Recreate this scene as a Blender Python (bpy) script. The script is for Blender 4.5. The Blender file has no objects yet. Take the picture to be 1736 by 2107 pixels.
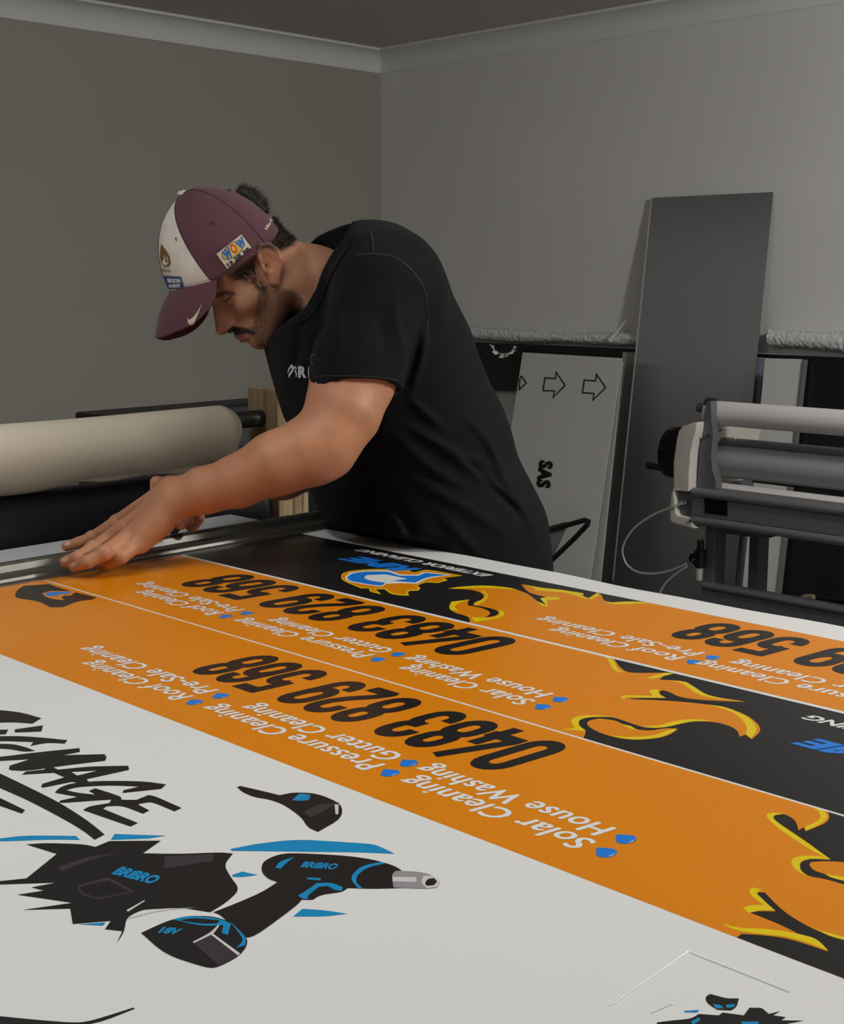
import bpy, bmesh, math, random
import numpy as np
from mathutils import Vector, Matrix
from mathutils.geometry import tessellate_polygon

scene = bpy.context.scene
COL = scene.collection
random.seed(7)
RNG = np.random.default_rng(7)

# ------------------------------------------------------------------ camera
FPX, CX, CY = 2751.2, 868.0, 1053.5
PITCH, ROLL, YAW = 0.1726, 0.0020, -0.77394
CAM = np.array([0.0, 0.0, 1.38])
_fw = np.array([math.sin(YAW)*math.cos(PITCH), math.cos(YAW)*math.cos(PITCH), -math.sin(PITCH)])
_rt = np.array([math.cos(YAW), -math.sin(YAW), 0.0])
_dn = np.cross(_fw, _rt)
RT = _rt*math.cos(ROLL) + _dn*math.sin(ROLL)
DN = -_rt*math.sin(ROLL) + _dn*math.cos(ROLL)
FW = _fw
cd = bpy.data.cameras.new('camera')
cam = bpy.data.objects.new('camera', cd)
COL.objects.link(cam)
cd.sensor_fit = 'VERTICAL'; cd.sensor_height = 36.0; cd.sensor_width = 36.0*1736/2107
cd.lens = FPX/2107*36.0
cd.clip_start = 0.02
M = Matrix(((RT[0], -DN[0], -FW[0], CAM[0]), (RT[1], -DN[1], -FW[1], CAM[1]), (RT[2], -DN[2], -FW[2], CAM[2]), (0, 0, 0, 1)))
cam.matrix_world = M
scene.camera = cam

# ------------------------------------------------------------------ world, lamps, exposure
scene.view_settings.view_transform = 'Standard'
scene.view_settings.look = 'None'
scene.view_settings.gamma = 1.0
scene.view_settings.exposure = 0.0
w = bpy.data.worlds.new('world'); scene.world = w
w.use_nodes = True
w.node_tree.nodes['Background'].inputs[0].default_value = (0.9, 0.95, 1.0, 1)
w.node_tree.nodes['Background'].inputs[1].default_value = 0.02

def area(name, loc, sx, sy, watts, col, spread=180, target=None):
    l = bpy.data.lights.new(name, 'AREA'); l.shape = 'RECTANGLE'; l.size = sx; l.size_y = sy
    l.energy = watts; l.color = col; l.spread = math.radians(spread)
    o = bpy.data.objects.new(name, l); COL.objects.link(o); o.location = loc
    if target is not None:
        o.rotation_euler = (Vector(target)-Vector(loc)).to_track_quat('-Z', 'Y').to_euler()
    return o
def bulb(name, loc, watts, col, r=.12):
    l = bpy.data.lights.new(name, 'POINT'); l.energy = watts; l.color = col; l.shadow_soft_size = r
    o = bpy.data.objects.new(name, l); COL.objects.link(o); o.location = loc; return o
area('ceiling_light_table', (-1.2, 0.6, 2.37), 1.2, 0.3, 8.6, (0.93, 0.98, 1.0))
bulb('ceiling_light_side', (0.2, 2.6, 2.22), 100, (0.96, 0.975, 0.97))
bulb('ceiling_light_rear', (-1.6, -1.0, 2.22), 24, (0.96, 0.975, 0.97))

# ------------------------------------------------------------------ helpers
def ray(px, py):
    return RT*(px-CX)/FPX + DN*(py-CY)/FPX + FW
def at_depth(px, py, d): return CAM + ray(px, py)*d
def at_z(px, py, z):
    r = ray(px, py); return CAM + r*((z-CAM[2])/r[2])
def at_y(px, py, y):
    r = ray(px, py); return CAM + r*((y-CAM[1])/r[1])
def at_x(px, py, x):
    r = ray(px, py); return CAM + r*((x-CAM[0])/r[0])
def at_plane(px, py, p0, n):
    r = ray(px, py); return CAM + r*(np.dot(np.array(p0)-CAM, n)/np.dot(r, n))

MATS = {}
def mat(name, col, rough=0.5, metal=0.0, spec=0.5, coat=0.0, coat_rough=0.1, bump=0.0, bscale=100.0, var=0.0, vscale=5.0, stretch=None, sheen=0.0, trans=0.0, sss=0.0, alpha=1.0, aniso=0.0, attr=None, var_col=None):
    if name in MATS: return MATS[name]
    m = bpy.data.materials.new(name); m.use_nodes = True
    nt = m.node_tree; b = nt.nodes['Principled BSDF']
    b.inputs['Base Color'].default_value = (*col, 1)
    b.inputs['Roughness'].default_value = rough; b.inputs['Metallic'].default_value = metal
    b.inputs['Specular IOR Level'].default_value = spec
    b.inputs['Coat Weight'].default_value = coat; b.inputs['Coat Roughness'].default_value = coat_rough
    if sheen: b.inputs['Sheen Weight'].default_value = sheen; b.inputs['Sheen Roughness'].default_value = 0.5
    if trans: b.inputs['Transmission Weight'].default_value = trans
    if alpha < 1: b.inputs['Alpha'].default_value = alpha
    if aniso:
        b.inputs['Anisotropic'].default_value = aniso; tg = nt.nodes.new('ShaderNodeCombineXYZ'); tg.inputs[0].default_value = 1.0
        nt.links.new(tg.outputs[0], b.inputs['Tangent'])
    if sss:
        b.inputs['Subsurface Weight'].default_value = sss
        b.inputs['Subsurface Radius'].default_value = (0.012, 0.005, 0.003); b.inputs['Subsurface Scale'].default_value = 0.6
    tc = None
    def coord():
        nonlocal tc
        if tc is None:
            t = nt.nodes.new('ShaderNodeTexCoord'); tc = t.outputs['Object']
            if stretch:
                mp = nt.nodes.new('ShaderNodeMapping'); mp.inputs['Scale'].default_value = stretch
                nt.links.new(tc, mp.inputs['Vector']); tc = mp.outputs['Vector']
        return tc
    src = None
    if attr:
        a = nt.nodes.new('ShaderNodeAttribute'); a.attribute_name = attr
        src = a.outputs['Color']; nt.links.new(src, b.inputs['Base Color'])
    if var or var_col:
        n = nt.nodes.new('ShaderNodeTexNoise'); n.inputs['Scale'].default_value = vscale; n.inputs['Detail'].default_value = 6
        nt.links.new(coord(), n.inputs['Vector'])
        cr = nt.nodes.new('ShaderNodeValToRGB'); cr.color_ramp.elements[0].position = 0.3; cr.color_ramp.elements[1].position = 0.7
        if var_col: c0 = var_col; c1 = col
        else: c0 = tuple(max(0, c*(1-var)) for c in col); c1 = tuple(min(1, c*(1+var)) for c in col)
        if attr: c0 = (1-var,)*3; c1 = (1.0,)*3
        cr.color_ramp.elements[0].color = (*c0, 1); cr.color_ramp.elements[1].color = (*c1, 1)
        nt.links.new(n.outputs['Fac'], cr.inputs['Fac'])
        if attr:
            mx = nt.nodes.new('ShaderNodeMix'); mx.data_type = 'RGBA'; mx.blend_type = 'MULTIPLY'; mx.inputs[0].default_value = 1
            nt.links.new(src, mx.inputs[6]); nt.links.new(cr.outputs['Color'], mx.inputs[7]); nt.links.new(mx.outputs[2], b.inputs['Base Color'])
        else: nt.links.new(cr.outputs['Color'], b.inputs['Base Color'])
    if bump:
        n = nt.nodes.new('ShaderNodeTexNoise'); n.inputs['Scale'].default_value = bscale; n.inputs['Detail'].default_value = 4
        nt.links.new(coord(), n.inputs['Vector'])
        bp = nt.nodes.new('ShaderNodeBump'); bp.inputs['Strength'].default_value = bump; bp.inputs['Distance'].default_value = 0.002
        nt.links.new(n.outputs['Fac'], bp.inputs['Height']); nt.links.new(bp.outputs['Normal'], b.inputs['Normal'])
    MATS[name] = m
    return m

def link(name, me, material, parent=None, smooth=False):
    mats = material if isinstance(material, (list, tuple)) else [material]
    for m_ in mats: me.materials.append(m_)
    if smooth:
        me.polygons.foreach_set('use_smooth', [True]*len(me.polygons))
    o = bpy.data.objects.new(name, me); COL.objects.link(o)
    if parent is not None: o.parent = parent
    return o
def mesh_from(name, V, F):
    me = bpy.data.meshes.new(name); me.from_pydata([tuple(map(float, v)) for v in V], [], [tuple(f) for f in F]); me.update()
    return me
def tag(o, label=None, cat=None, group=None, kind=None):
    if label: o['label'] = label
    if cat: o['category'] = cat
    if group: o['group'] = group
    if kind: o['kind'] = kind
    return o
def empty(name, loc=(0, 0, 0), label=None, cat=None, group=None):
    # children are built in world coordinates, so the empty's base offset is taken out of each child by place()
    o = bpy.data.objects.new(name, None); o.empty_display_size = 0.1; COL.objects.link(o); o.location = loc
    return tag(o, label, cat, group)
def place(root):
    bpy.context.view_layer.update()
    inv = Matrix.Translation(-Vector(root.location))
    for ch in root.children:
        ch.matrix_parent_inverse = inv

class MB:
    def __init__(s): s.V = []; s.F = []; s.M = []
    def add(s, V, F, mi=0):
        n = len(s.V); s.V += [tuple(map(float, v)) for v in V]; s.F += [tuple(i+n for i in f) for f in F]; s.M += [mi]*len(F); return s
    def box(s, lo, hi, mi=0):
        x0, y0, z0 = lo; x1, y1, z1 = hi
        return s.add([(x0,y0,z0),(x1,y0,z0),(x1,y1,z0),(x0,y1,z0),(x0,y0,z1),(x1,y0,z1),(x1,y1,z1),(x0,y1,z1)],
              [(0,3,2,1),(4,5,6,7),(0,1,5,4),(1,2,6,5),(2,3,7,6),(3,0,4,7)], mi)
    def slab(s, quad, n, t, mi=0):
        """four corners plus a thickness t along -n"""
        q = [np.array(p, float) for p in quad]; n = np.array(n, float); n = n/np.linalg.norm(n)
        return s.add(q+[p-n*t for p in q], [(0,1,2,3),(7,6,5,4),(0,4,5,1),(1,5,6,2),(2,6,7,3),(3,7,4,0)], mi)
    def tube(s, pts, r, seg=16, cap=True, mi=0):
        pts = [np.array(p, float) for p in pts]; n = len(pts)
        rs = r if hasattr(r, '__len__') else [r]*n
        base = len(s.V); up = None; V = []; F = []
        for i, p in enumerate(pts):
            t = pts[min(i+1, n-1)]-pts[max(i-1, 0)]; t = t/np.linalg.norm(t)
            if up is None:
                up = np.array([0, 0, 1.0]) if abs(t[2]) < .9 else np.array([1.0, 0, 0])
            u = up-t*np.dot(up, t); u /= np.linalg.norm(u); v = np.cross(t, u); up = u
            for k in range(seg):
                a = 2*math.pi*k/seg; V.append(p+rs[i]*(u*math.cos(a)+v*math.sin(a)))
        for i in range(n-1):
            for k in range(seg):
                a = i*seg+k; b = i*seg+(k+1) % seg; F.append((a, b, b+seg, a+seg))
        if cap:
            F.append(tuple(range(seg))[::-1]); F.append(tuple((n-1)*seg+k for k in range(seg)))
        return s.add(V, F, mi)
    def prism(s, poly, a, b, axis, mi=0):
        """poly: 2D outline in the plane across axis (0 x,1 y,2 z), from a to b"""
        def mk(p, t):
            if axis == 0: return (t, p[0], p[1])
            if axis == 1: return (p[0], t, p[1])
            return (p[0], p[1], t)
        n = len(poly)
        V = [mk(p, a) for p in poly]+[mk(p, b) for p in poly]
        F = [(i, (i+1) % n, (i+1) % n+n, i+n) for i in range(n)]
        tri = tessellate_polygon([[Vector((p[0], p[1], 0)) for p in poly]])
        F += [tuple(t) for t in tri]+[tuple(i+n for i in t)[::-1] for t in tri]
        return s.add(V, F, mi)
    def build(s, name, material, parent=None, bevel=0.0, smooth=None, seg=2):
        me = mesh_from(name, s.V, s.F)
        me.polygons.foreach_set('material_index', s.M)
        bm = bmesh.new(); bm.from_mesh(me)
        bmesh.ops.remove_doubles(bm, verts=bm.verts, dist=1e-6)
        bmesh.ops.recalc_face_normals(bm, faces=bm.faces); bm.to_mesh(me); bm.free()
        if bevel:
            o = link(name, me, material, parent)
            mod = o.modifiers.new('bevel', 'BEVEL'); mod.width = bevel; mod.segments = seg; mod.limit_method = 'ANGLE'; mod.angle_limit = math.radians(40)
            me.polygons.foreach_set('use_smooth', [True]*len(me.polygons)); o.modifiers.new('wn', 'WEIGHTED_NORMAL').keep_sharp = True
            return o
        o = link(name, me, material, parent)
        if smooth is not None:
            me.polygons.foreach_set('use_smooth', [True]*len(me.polygons))
            me.set_sharp_from_angle(angle=math.radians(smooth))
        return o

def tess(poly3):
    """triangulate one flat outline; returns triangles as index triples"""
    return [tuple(t) for t in tessellate_polygon([[Vector(tuple(map(float, p))) for p in poly3]])]

# zoomed readings of the photograph: (origin x, origin y, pixels per unit)
ZR = {1: (0, 1120, 0.40323), 2: (600, 1080, 0.34562), 3: (1100, 1180, 0.36636), 4: (700, 1540, 0.40323), 5: (1236, 1600, 0.28802), 6: (0, 1560, 0.26498), 7: (200, 1560, 0.42627), 0: (0, 0, 1.0)}
def zp(reg, pts):
    ox, oy, s = ZR[reg]; return [(ox+x*s, oy+y*s) for x, y in pts]
def smooth_closed(pts, it=1, keep=48):
    """corner cutting that leaves the sharp corners alone"""
    P = [(np.array(p, float), None) for p in pts]; n = len(P)
    sharp = []
    for i in range(n):
        a, b, c = P[i-1][0], P[i][0], P[(i+1) % n][0]; u, v = b-a, c-b
        nu, nv = np.linalg.norm(u), np.linalg.norm(v)
        sharp.append(nu < 1e-9 or nv < 1e-9 or math.degrees(math.acos(max(-1, min(1, float(u@v)/(nu*nv))))) > keep)
    P = [(p[0], s_) for p, s_ in zip(P, sharp)]
    for _ in range(it):
        out = []; n = len(P)
        for i in range(n):
            b, s_ = P[i]
            if s_: out.append((b, True))
            else:
                a, c = P[i-1][0], P[(i+1) % n][0]
                out.append((b*.78+a*.22, False)); out.append((b*.78+c*.22, False))
        P = out
    return [tuple(p[0]) for p in P]

def text_outline_mesh(txt, offset=0.0, shear=0.0, spacing=1.0):
    cu = bpy.data.curves.new('t', 'FONT'); cu.body = txt; cu.size = 1.0; cu.offset = offset; cu.shear = shear
    cu.space_character = spacing; cu.resolution_u = 3; cu.fill_mode = 'BOTH'
    o = bpy.data.objects.new('t', cu); COL.objects.link(o)
    bpy.context.view_layer.update()
    dg = bpy.context.evaluated_depsgraph_get()
    me = bpy.data.meshes.new_from_object(o.evaluated_get(dg))
    V = np.array([v.co[:] for v in me.vertices]); F = [tuple(p.vertices) for p in me.polygons]
    bpy.data.objects.remove(o); bpy.data.curves.remove(cu); bpy.data.meshes.remove(me)
    return V, F
CAPH = {}
def text_fit(mb, txt, origin, xdir, ydir, width, height, lift, offset=0.02, shear=0.0, mi=0, spacing=1.0, bold=0.0):
    """fit text: baseline start at origin, run xdir*width, capital height ydir*height"""
    V, F = text_outline_mesh(txt, offset, shear, spacing)
    if offset not in CAPH:
        hv, _ = text_outline_mesh('H', offset); CAPH[offset] = (hv[:, 1].min(), hv[:, 1].max())
    y0, y1 = CAPH[offset]
    x = (V[:, 0]-V[:, 0].min())/(V[:, 0].max()-V[:, 0].min())*width
    y = (V[:, 1]-y0)/(y1-y0)*height
    o = np.array(origin, float); xd = np.array(xdir, float); yd = np.array(ydir, float); l = np.array(lift, float)
    k = bold/(y1-y0)*height
    for dx, dy in (((0, 0),) if not bold else ((k, 0), (-k, 0), (0, k*.7), (0, -k*.7))):
        mb.add(o+np.outer(x+dx, xd)+np.outer(y+dy, yd)+l, F, mi)
        l = l+np.array([0, 0, 1e-6])
# ------------------------------------------------------------------ room shell
XL, YR, ZC = -4.6, 4.44, 2.40
XE, YE = 2.6, -3.2
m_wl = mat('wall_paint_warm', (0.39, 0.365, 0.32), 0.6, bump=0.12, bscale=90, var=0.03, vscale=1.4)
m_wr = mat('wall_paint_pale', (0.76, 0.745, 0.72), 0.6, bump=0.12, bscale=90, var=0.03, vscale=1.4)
m_ceil = mat('ceiling_paint', (0.58, 0.55, 0.50), 0.9)
m_cor = mat('cornice_paint', (0.78, 0.77, 0.76), 0.6)
m_floor = mat('grey_concrete_floor', (0.16, 0.155, 0.15), 0.5, var=0.15, vscale=3, bump=0.1, bscale=60)
def struct(o): o['kind'] = 'structure'; return o
struct(MB().box((XL-.1, YE-.1, -.1), (XE+.1, YR+.1, 0)).build('floor', m_floor))
struct(MB().box((XL-.1, YE-.1, ZC), (XE+.1, YR+.1, ZC+.1)).build('ceiling', m_ceil))
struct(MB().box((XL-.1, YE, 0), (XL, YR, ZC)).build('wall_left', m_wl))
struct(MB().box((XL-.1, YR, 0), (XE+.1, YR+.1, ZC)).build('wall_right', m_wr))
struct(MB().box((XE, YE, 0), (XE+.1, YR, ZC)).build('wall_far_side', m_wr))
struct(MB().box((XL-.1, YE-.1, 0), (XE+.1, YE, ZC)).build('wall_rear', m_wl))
# coved cornice: profile as (distance out from the wall, height below the ceiling)
prof = [(0.0, 0.0), (0.094, 0.0), (0.094, 0.010), (0.086, 0.012)]
for i in range(9):
    a = math.pi/2*i/8
    prof.append((0.086-0.078*math.sin(a), 0.012+0.074*(1-math.cos(a))))
prof += [(0.006, 0.092), (0.0, 0.092)]
def cornice(name, side):
    V = []; n = len(prof)
    for t in (0, 1):
        for d, h in prof:
            if side == 'left': V.append((XL+d, (YE if t == 0 else YR-d), ZC-h))
            else: V.append(((XL+d if t == 0 else XE), YR-d, ZC-h))
    F = [(i, (i+1) % n, (i+1) % n+n, i+n) for i in range(n)]
    return struct(MB().add(V, F).build(name, m_cor, smooth=35))
cornice('trim_1', 'left'); cornice('trim_2', 'right')

# ------------------------------------------------------------------ cutting table
TZ = 0.958
m_tabletop = mat('white_table_laminate', (0.62, 0.64, 0.66), 0.35)
m_frame = mat('table_frame_steel', (0.10, 0.10, 0.11), 0.4, metal=0.6)
tbl = empty('cutting_table', (-0.55, 0.75, 0), 'long white topped work table lying under the printed vinyl', 'table')
TX0, TX1, TY0, TY1 = -1.93, 1.05, -0.35, 1.475
MB().box((TX0, TY0, TZ-.035), (TX1, TY1, TZ)).build('table_top', m_tabletop, tbl, bevel=.003)
for x in (TX0+.08, -0.45, TX1-.08):
    for y in (TY0+.08, TY1-.12):
        MB().box((x-.03, y-.03, 0), (x+.03, y+.03, TZ-.036)).build('leg', m_frame, tbl, bevel=.003)
for y in (TY0+.08, TY1-.12):
    MB().box((TX0+.11, y-.02, TZ-.12), (TX1-.11, y+.02, TZ-.04)).build('apron_rail', m_frame, tbl)
place(tbl)

# ------------------------------------------------------------------ printed vinyl sheet
Y0, Y1, Y2, Y3, Y4 = 0.7185, 0.9525, 1.191, 1.4345, 1.490   # edges of the three strips and of the paper
XW, XEE = -1.78, 0.9
PZ = TZ+0.0012
vin = dict(spec=0.42, coat=0.15, coat_rough=0.10)
m_paper = mat('white_vinyl', (0.76, 0.75, 0.73), 0.32, **vin)
m_or = mat('orange_print', (0.72, 0.225, 0.002), 0.3, **vin)
m_bk = mat('black_print', (0.0125, 0.0112, 0.0112), 0.32, **vin)
m_bl = mat('blue_print', (0.012, 0.19, 0.68), 0.3, **vin)
m_ye = mat('yellow_print', (0.76, 0.56, 0.004), 0.3, **vin)
m_wh = mat('white_ink', (0.76, 0.75, 0.73), 0.3, **vin)
m_cy = mat('cyan_print', (0.006, 0.25, 0.52), 0.3, **vin)
m_gy = mat('grey_print', (0.30, 0.28, 0.29), 0.3, **vin)
m_dk = mat('charcoal_print', (0.045, 0.035, 0.042), 0.3, **vin)
m_te = mat('pale_grey_print', (0.62, 0.60, 0.60), 0.3, **vin)
PAL = [m_paper, m_or, m_bk, m_bl, m_ye, m_wh, m_cy, m_gy, m_dk, m_te]
P_, O_, K_, B_, Y_, W_, C_, G_, D_, T_ = range(10)
sheet = empty('printed_vinyl', (-0.5, 0.75, TZ), 'large glossy printed vinyl sheet covering the table, orange strips and white lower half', 'vinyl print')
# base sheet with a gently wavy far edge
V = []; F = []; NX = 90
for i in range(NX+1):
    x = XW+(XEE-XW)*i/NX
    wv = .0012*math.sin(x*9+1)+.0005*math.sin(x*23)
    V += [(x, -0.30, PZ), (x, Y3, PZ), (x, Y4-.012+wv, PZ+.0004), (x, Y4+wv, PZ+.0006+.0008*math.sin(x*14)+.0005*math.sin(x*31))]
for i in range(NX):
    for k in range(3):
        a = i*4+k; F.append((a, a+4, a+5, a+1))
link('backing_sheet', mesh_from('backing_sheet', V, F), m_paper, sheet)

LZ = [0]
class Art:
    """flat printed artwork: every shape is laid a fraction of a millimetre above the last"""
    def __init__(s, z0, ylim=(-9, 9)): s.mb = MB(); s.z = z0; s.yl = ylim
    def poly(s, pts, col, reg=0, sm=2, world=False):
        if not world:
            pts = zp(reg, pts)
            pts = [at_z(x, y, PZ)[:2] for x, y in pts]
        if len(pts) > 4: pts = smooth_closed(pts, max(sm, 2))
        P = [(p[0], min(max(p[1], s.yl[0]), s.yl[1]), s.z) for p in pts]
        s.mb.add(P, tess(P), col); s.z += 0.000006
        return s
    def rect(s, x0, y0, x1, y1, col):
        return s.poly([(x0, y0), (x1, y0), (x1, y1), (x0, y1)], col, world=True)
    def text(s, txt, x, y, width, height, col, **k):
        """reads towards -x with its top towards the near edge (-y)"""
        text_fit(s.mb, txt, (x, y, s.z), (-1, 0, 0), (0, -1, 0), width, height, (0, 0, 0), mi=col, **k); s.z += 0.000006
        return s
    def build(s, name, parent):
        me = mesh_from(name, s.mb.V, s.mb.F)
        me.polygons.foreach_set('material_index', s.mb.M)
        bm = bmesh.new(); bm.from_mesh(me)
        for f in bm.faces:
            f.normal_update()
            if f.normal.z < 0: f.normal_flip()
        used = sorted({f.material_index for f in bm.faces}); rem = {u: i for i, u in enumerate(used)}
        for f in bm.faces: f.material_index = rem[f.material_index]
        bm.to_mesh(me); bm.free()
        return link(name, me, [PAL[u] for u in used], parent)

# condensed heavy numerals, drawn as thick strokes in a box 0.5 wide and 1 high
def arc(cx, cy, r, a0, a1, n=8, ry=None):
    ry = ry or r
    return [(cx+r*math.cos(math.radians(a0+(a1-a0)*i/n)), cy+ry*math.sin(math.radians(a0+(a1-a0)*i/n))) for i in range(n+1)]
_l, _r, _m = .095, .405, .25
DIG = {
 '0': [(arc(_m, .75, .155, 0, 180)+arc(_m, .25, .155, 180, 360)+[(_r, .75)], 1)],
 '8': [(arc(_m, .76, .145, 0, 180, ry=.15)+arc(_m, .66, .145, 180, 360, ry=.13)+[(_r-.01, .76)], 1), (arc(_m, .37, .155, 0, 180, ry=.14)+arc(_m, .25, .155, 180, 360)+[(_r, .37)], 1)],
 '3': [([(_l, .68)]+arc(_m, .75, .155, 180, 0)+arc(.27, .64, .135, 0, -90, ry=.11)[:], 0), (arc(.27, .37, .135, 90, 0, ry=.15)+arc(_m, .25, .155, 0, -180)+[(_l, .32)], 0), ([(.19, .525), (.29, .525)], 0)],
 '2': [([(_l, .66)]+arc(_m, .75, .155, 180, 0)+[(_r, .64), (.33, .46), (.16, .24), (.115, .12), (.1, .04)], 0), ([(.06, .085), (.47, .085)], 0)],
 '9': [(arc(_m, .75, .155, 0, 180)+arc(_m, .57, .155, 180, 300)+[(_r, .60)], 0), ([(_r, .8), (_r, .25)]+arc(_m, .25, .155, 0, -180)+[(_l, .32)], 0)],
 '6': [(arc(_m, .25, .155, 180, 360)+arc(_m, .43, .155, 0, 120)+[(_l, .40)], 0), ([(_l, .2), (_l, .75)]+arc(_m, .75, .155, 180, 0)+[(_r, .68)], 0)],
 '5': [([(.46, .915), (.11, .915), (.11, .50)], 0), ([(.11, .52), (.17, .575)]+arc(_m, .44, .155, 90, 0)+arc(_m, .25, .155, 0, -180)+[(_l, .33)], 0)],
 '4': [([(.34, 1.0), (.075, .30), (.075, .255)], 0), ([(.0, .255), (.50, .255)], 0), ([(.37, .56), (.37, .0)], 0)],
}
def stroke(pts, wd, closed=False):
    P = [np.array(p, float) for p in pts]; n = len(P); V = []; F = []
    Q = [P[0]]
    for p in P[1:]:
        if np.linalg.norm(p-Q[-1]) > 1e-4: Q.append(p)
    if closed and np.linalg.norm(Q[0]-Q[-1]) < 1e-4: Q.pop()
    P = Q; n = len(P); ws = wd if hasattr(wd, '__len__') else [wd]*n
    for i in range(n):
        a = P[i-1] if (i > 0 or closed) else None; b = P[(i+1) % n] if (i < n-1 or closed) else None
        d1 = (P[i]-a)/np.linalg.norm(P[i]-a) if a is not None else None
        d2 = (b-P[i])/np.linalg.norm(b-P[i]) if b is not None else None
        if d1 is None: d1 = d2
        if d2 is None: d2 = d1
        n1 = np.array([-d1[1], d1[0]]); n2 = np.array([-d2[1], d2[0]])
        m_ = n1+n2; m_ = m_/max(np.linalg.norm(m_), 1e-6); k = 1/max(np.dot(m_, n1), .45)
        h = ws[min(i, len(ws)-1)]/2*k
        V += [P[i]+m_*h, P[i]-m_*h]
    m2 = n if closed else n-1
    for i in range(m2):
        a = 2*i; b = 2*((i+1) % n); F.append((a, a+1, b+1, b))
    return V, F
def number(art, txt, xs, xe, ybase, ytop, col, slant=0.16, gap=0.02):
    """numerals reading towards -x; xs start, xe end"""
    adv = []; t = 0
    for c in txt:
        if c == ' ': t += .26
        else: adv.append((c, t)); t += .5+gap
    tot = t-gap; sc = abs(xs-xe)/(tot+slant)
    H = ybase-ytop
    for c, u in adv:
        for pts, cl in DIG[c]:
            V, F = stroke([(p[0], p[1]) for p in pts], .165, bool(cl))
            # strokes are a little heavier on the verticals
            P = []
            for v in V:
                x = u+v[0]+slant*v[1]; P.append((xs-x*sc, ybase-v[1]*H, art.z))
            art.mb.add(P, F, col)
            art.z += 0.000002
def droplet(art, cx_, cy_, L, wd, col=B_):
    pts = [(cx_-.5*L, cy_+.15*wd)]
    for i in range(9):
        a = math.radians(-130+ i*260/8)
        pts.append((cx_+.1*L+.4*L*math.cos(a), cy_+.5*wd*math.sin(a)))
    art.poly(pts, col, world=True)
    art.poly([(cx_+.35*L, cy_-.3*wd), (cx_+.43*L, cy_), (cx_+.35*L, cy_+.28*wd), (cx_+.38*L, cy_)], W_, world=True)

ZA = PZ+0.00012
# one artwork surface per printed strip
front = Art(ZA); front.rect(XW, Y0, XEE, Y1-.0018, O_)
mid = Art(ZA); mid.rect(XW, Y1+.0018, XEE, Y2-.0035, O_)
far = Art(ZA); far.rect(XW, Y2+.0035, XEE, Y3, O_)
Z2 = ZA+0.00004
def services(name, parent, cols, yo, h=.030):
    a = Art(ZA+.00022)
    for (x, wS, s, x2, w2, s2, y_lo, y_hi) in cols:
        a.text(s, x, y_lo, wS, h, W_, offset=0, shear=.2, bold=.024, spacing=1.04)
        a.text(s2, x2, y_hi, w2, h, W_, offset=0, shear=.2, bold=.024, spacing=1.04)
        droplet(a, x+.016, y_lo-.5*h, .018, .019); droplet(a, x2+.016, y_hi-.5*h, .018, .019)
    return a.build(name, parent)
fb = front.build('orange_banner', sheet); fb['label'] = 'orange banner strip nearest the viewer'
mbn = mid  # flames are added before it is built
# front strip: service list and number
services('service_list', fb, [(-.574, .196, 'Solar Cleaning', -.578, .202, 'House Washing', .776, .806),
    (-.806, .245, 'Pressure Cleaning', -.811, .214, 'Gutter Cleaning', .778, .806),
    (-1.088, .188, 'Roof Cleaning', -1.086, .244, 'Pre-Sale Cleaning', .778, .809)], 0, h=.023)
a = Art(ZA+.00022); number(a, '0483 829 568', -.712, -1.172, .931, .826, K_); a.build('phone_number', fb)
# black areas and flames of the front strip
a = Art(ZA+.00003, (Y0, Y1-.0018))
a.poly([(1230,290),(1240,270),(1310,262),(1370,290),(1400,330),(1410,378),(1450,355),(1460,385),(1600,330),(1635,290),(1620,240),(1560,212),(1736,270),(1980,345),(1980,640),(1640,590),(1500,480),(1260,320)], K_, 5)
a.poly([(1420,640),(1430,600),(1500,580),(1640,588),(1980,600),(1980,830),(1736,765),(1600,725),(1480,705),(1430,670)], K_, 5, 1)
a.poly([(1485,625),(1500,605),(1600,598),(1736,605),(1900,630),(1980,660),(1980,770),(1736,720),(1600,690),(1520,665)], O_, 5, 1)
a.poly([(1065,968),(1120,955),(1245,957),(1115,832),(1130,820),(1170,822),(1290,945),(1400,1020),(1520,1085),(1640,1130),(1800,1170),(2000,1220),(2000,1535),(1736,1435),(965,1146),(1005,1118),(1170,1128),(1330,1150),(1480,1195),(1625,1245),(1500,1165),(1300,1060),(1130,990)], K_, 5)
for p in [[(1178,280),(1190,258),(1240,250),(1300,258),(1240,270),(1225,290),(1300,350),(1450,450),(1640,585),(1580,565),(1420,470),(1260,360)],
          [(1420,182),(1520,200),(1590,235),(1620,280),(1590,320),(1470,380),(1450,355),(1540,320),(1575,280),(1550,235),(1490,205)],
          [(1357,610),(1370,575),(1450,558),(1560,560),(1640,588),(1500,578),(1430,595),(1415,625),(1430,670),(1480,705),(1440,695),(1380,650)],
          [(1600,690),(1736,712),(1850,735),(1850,755),(1736,740),(1640,715)],
          [(1058,805),(1085,787),(1145,800),(1108,825),(1175,890),(1250,958),(1165,915),(1070,845)],
          [(1012,935),(1060,912),(1190,912),(1245,950),(1120,950),(1055,972)],
          [(868,1045),(950,1068),(1050,1080),(1170,1080),(1330,1102),(1500,1138),(1560,1170),(1625,1240),(1500,1190),(1330,1138),(1150,1120),(1000,1102),(900,1068)],
          [(1520,1080),(1640,1115),(1800,1158),(1800,1178),(1640,1138)]]:
    a.poly(p, Y_, 5, 1)
a.build('flame_artwork', fb)

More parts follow.
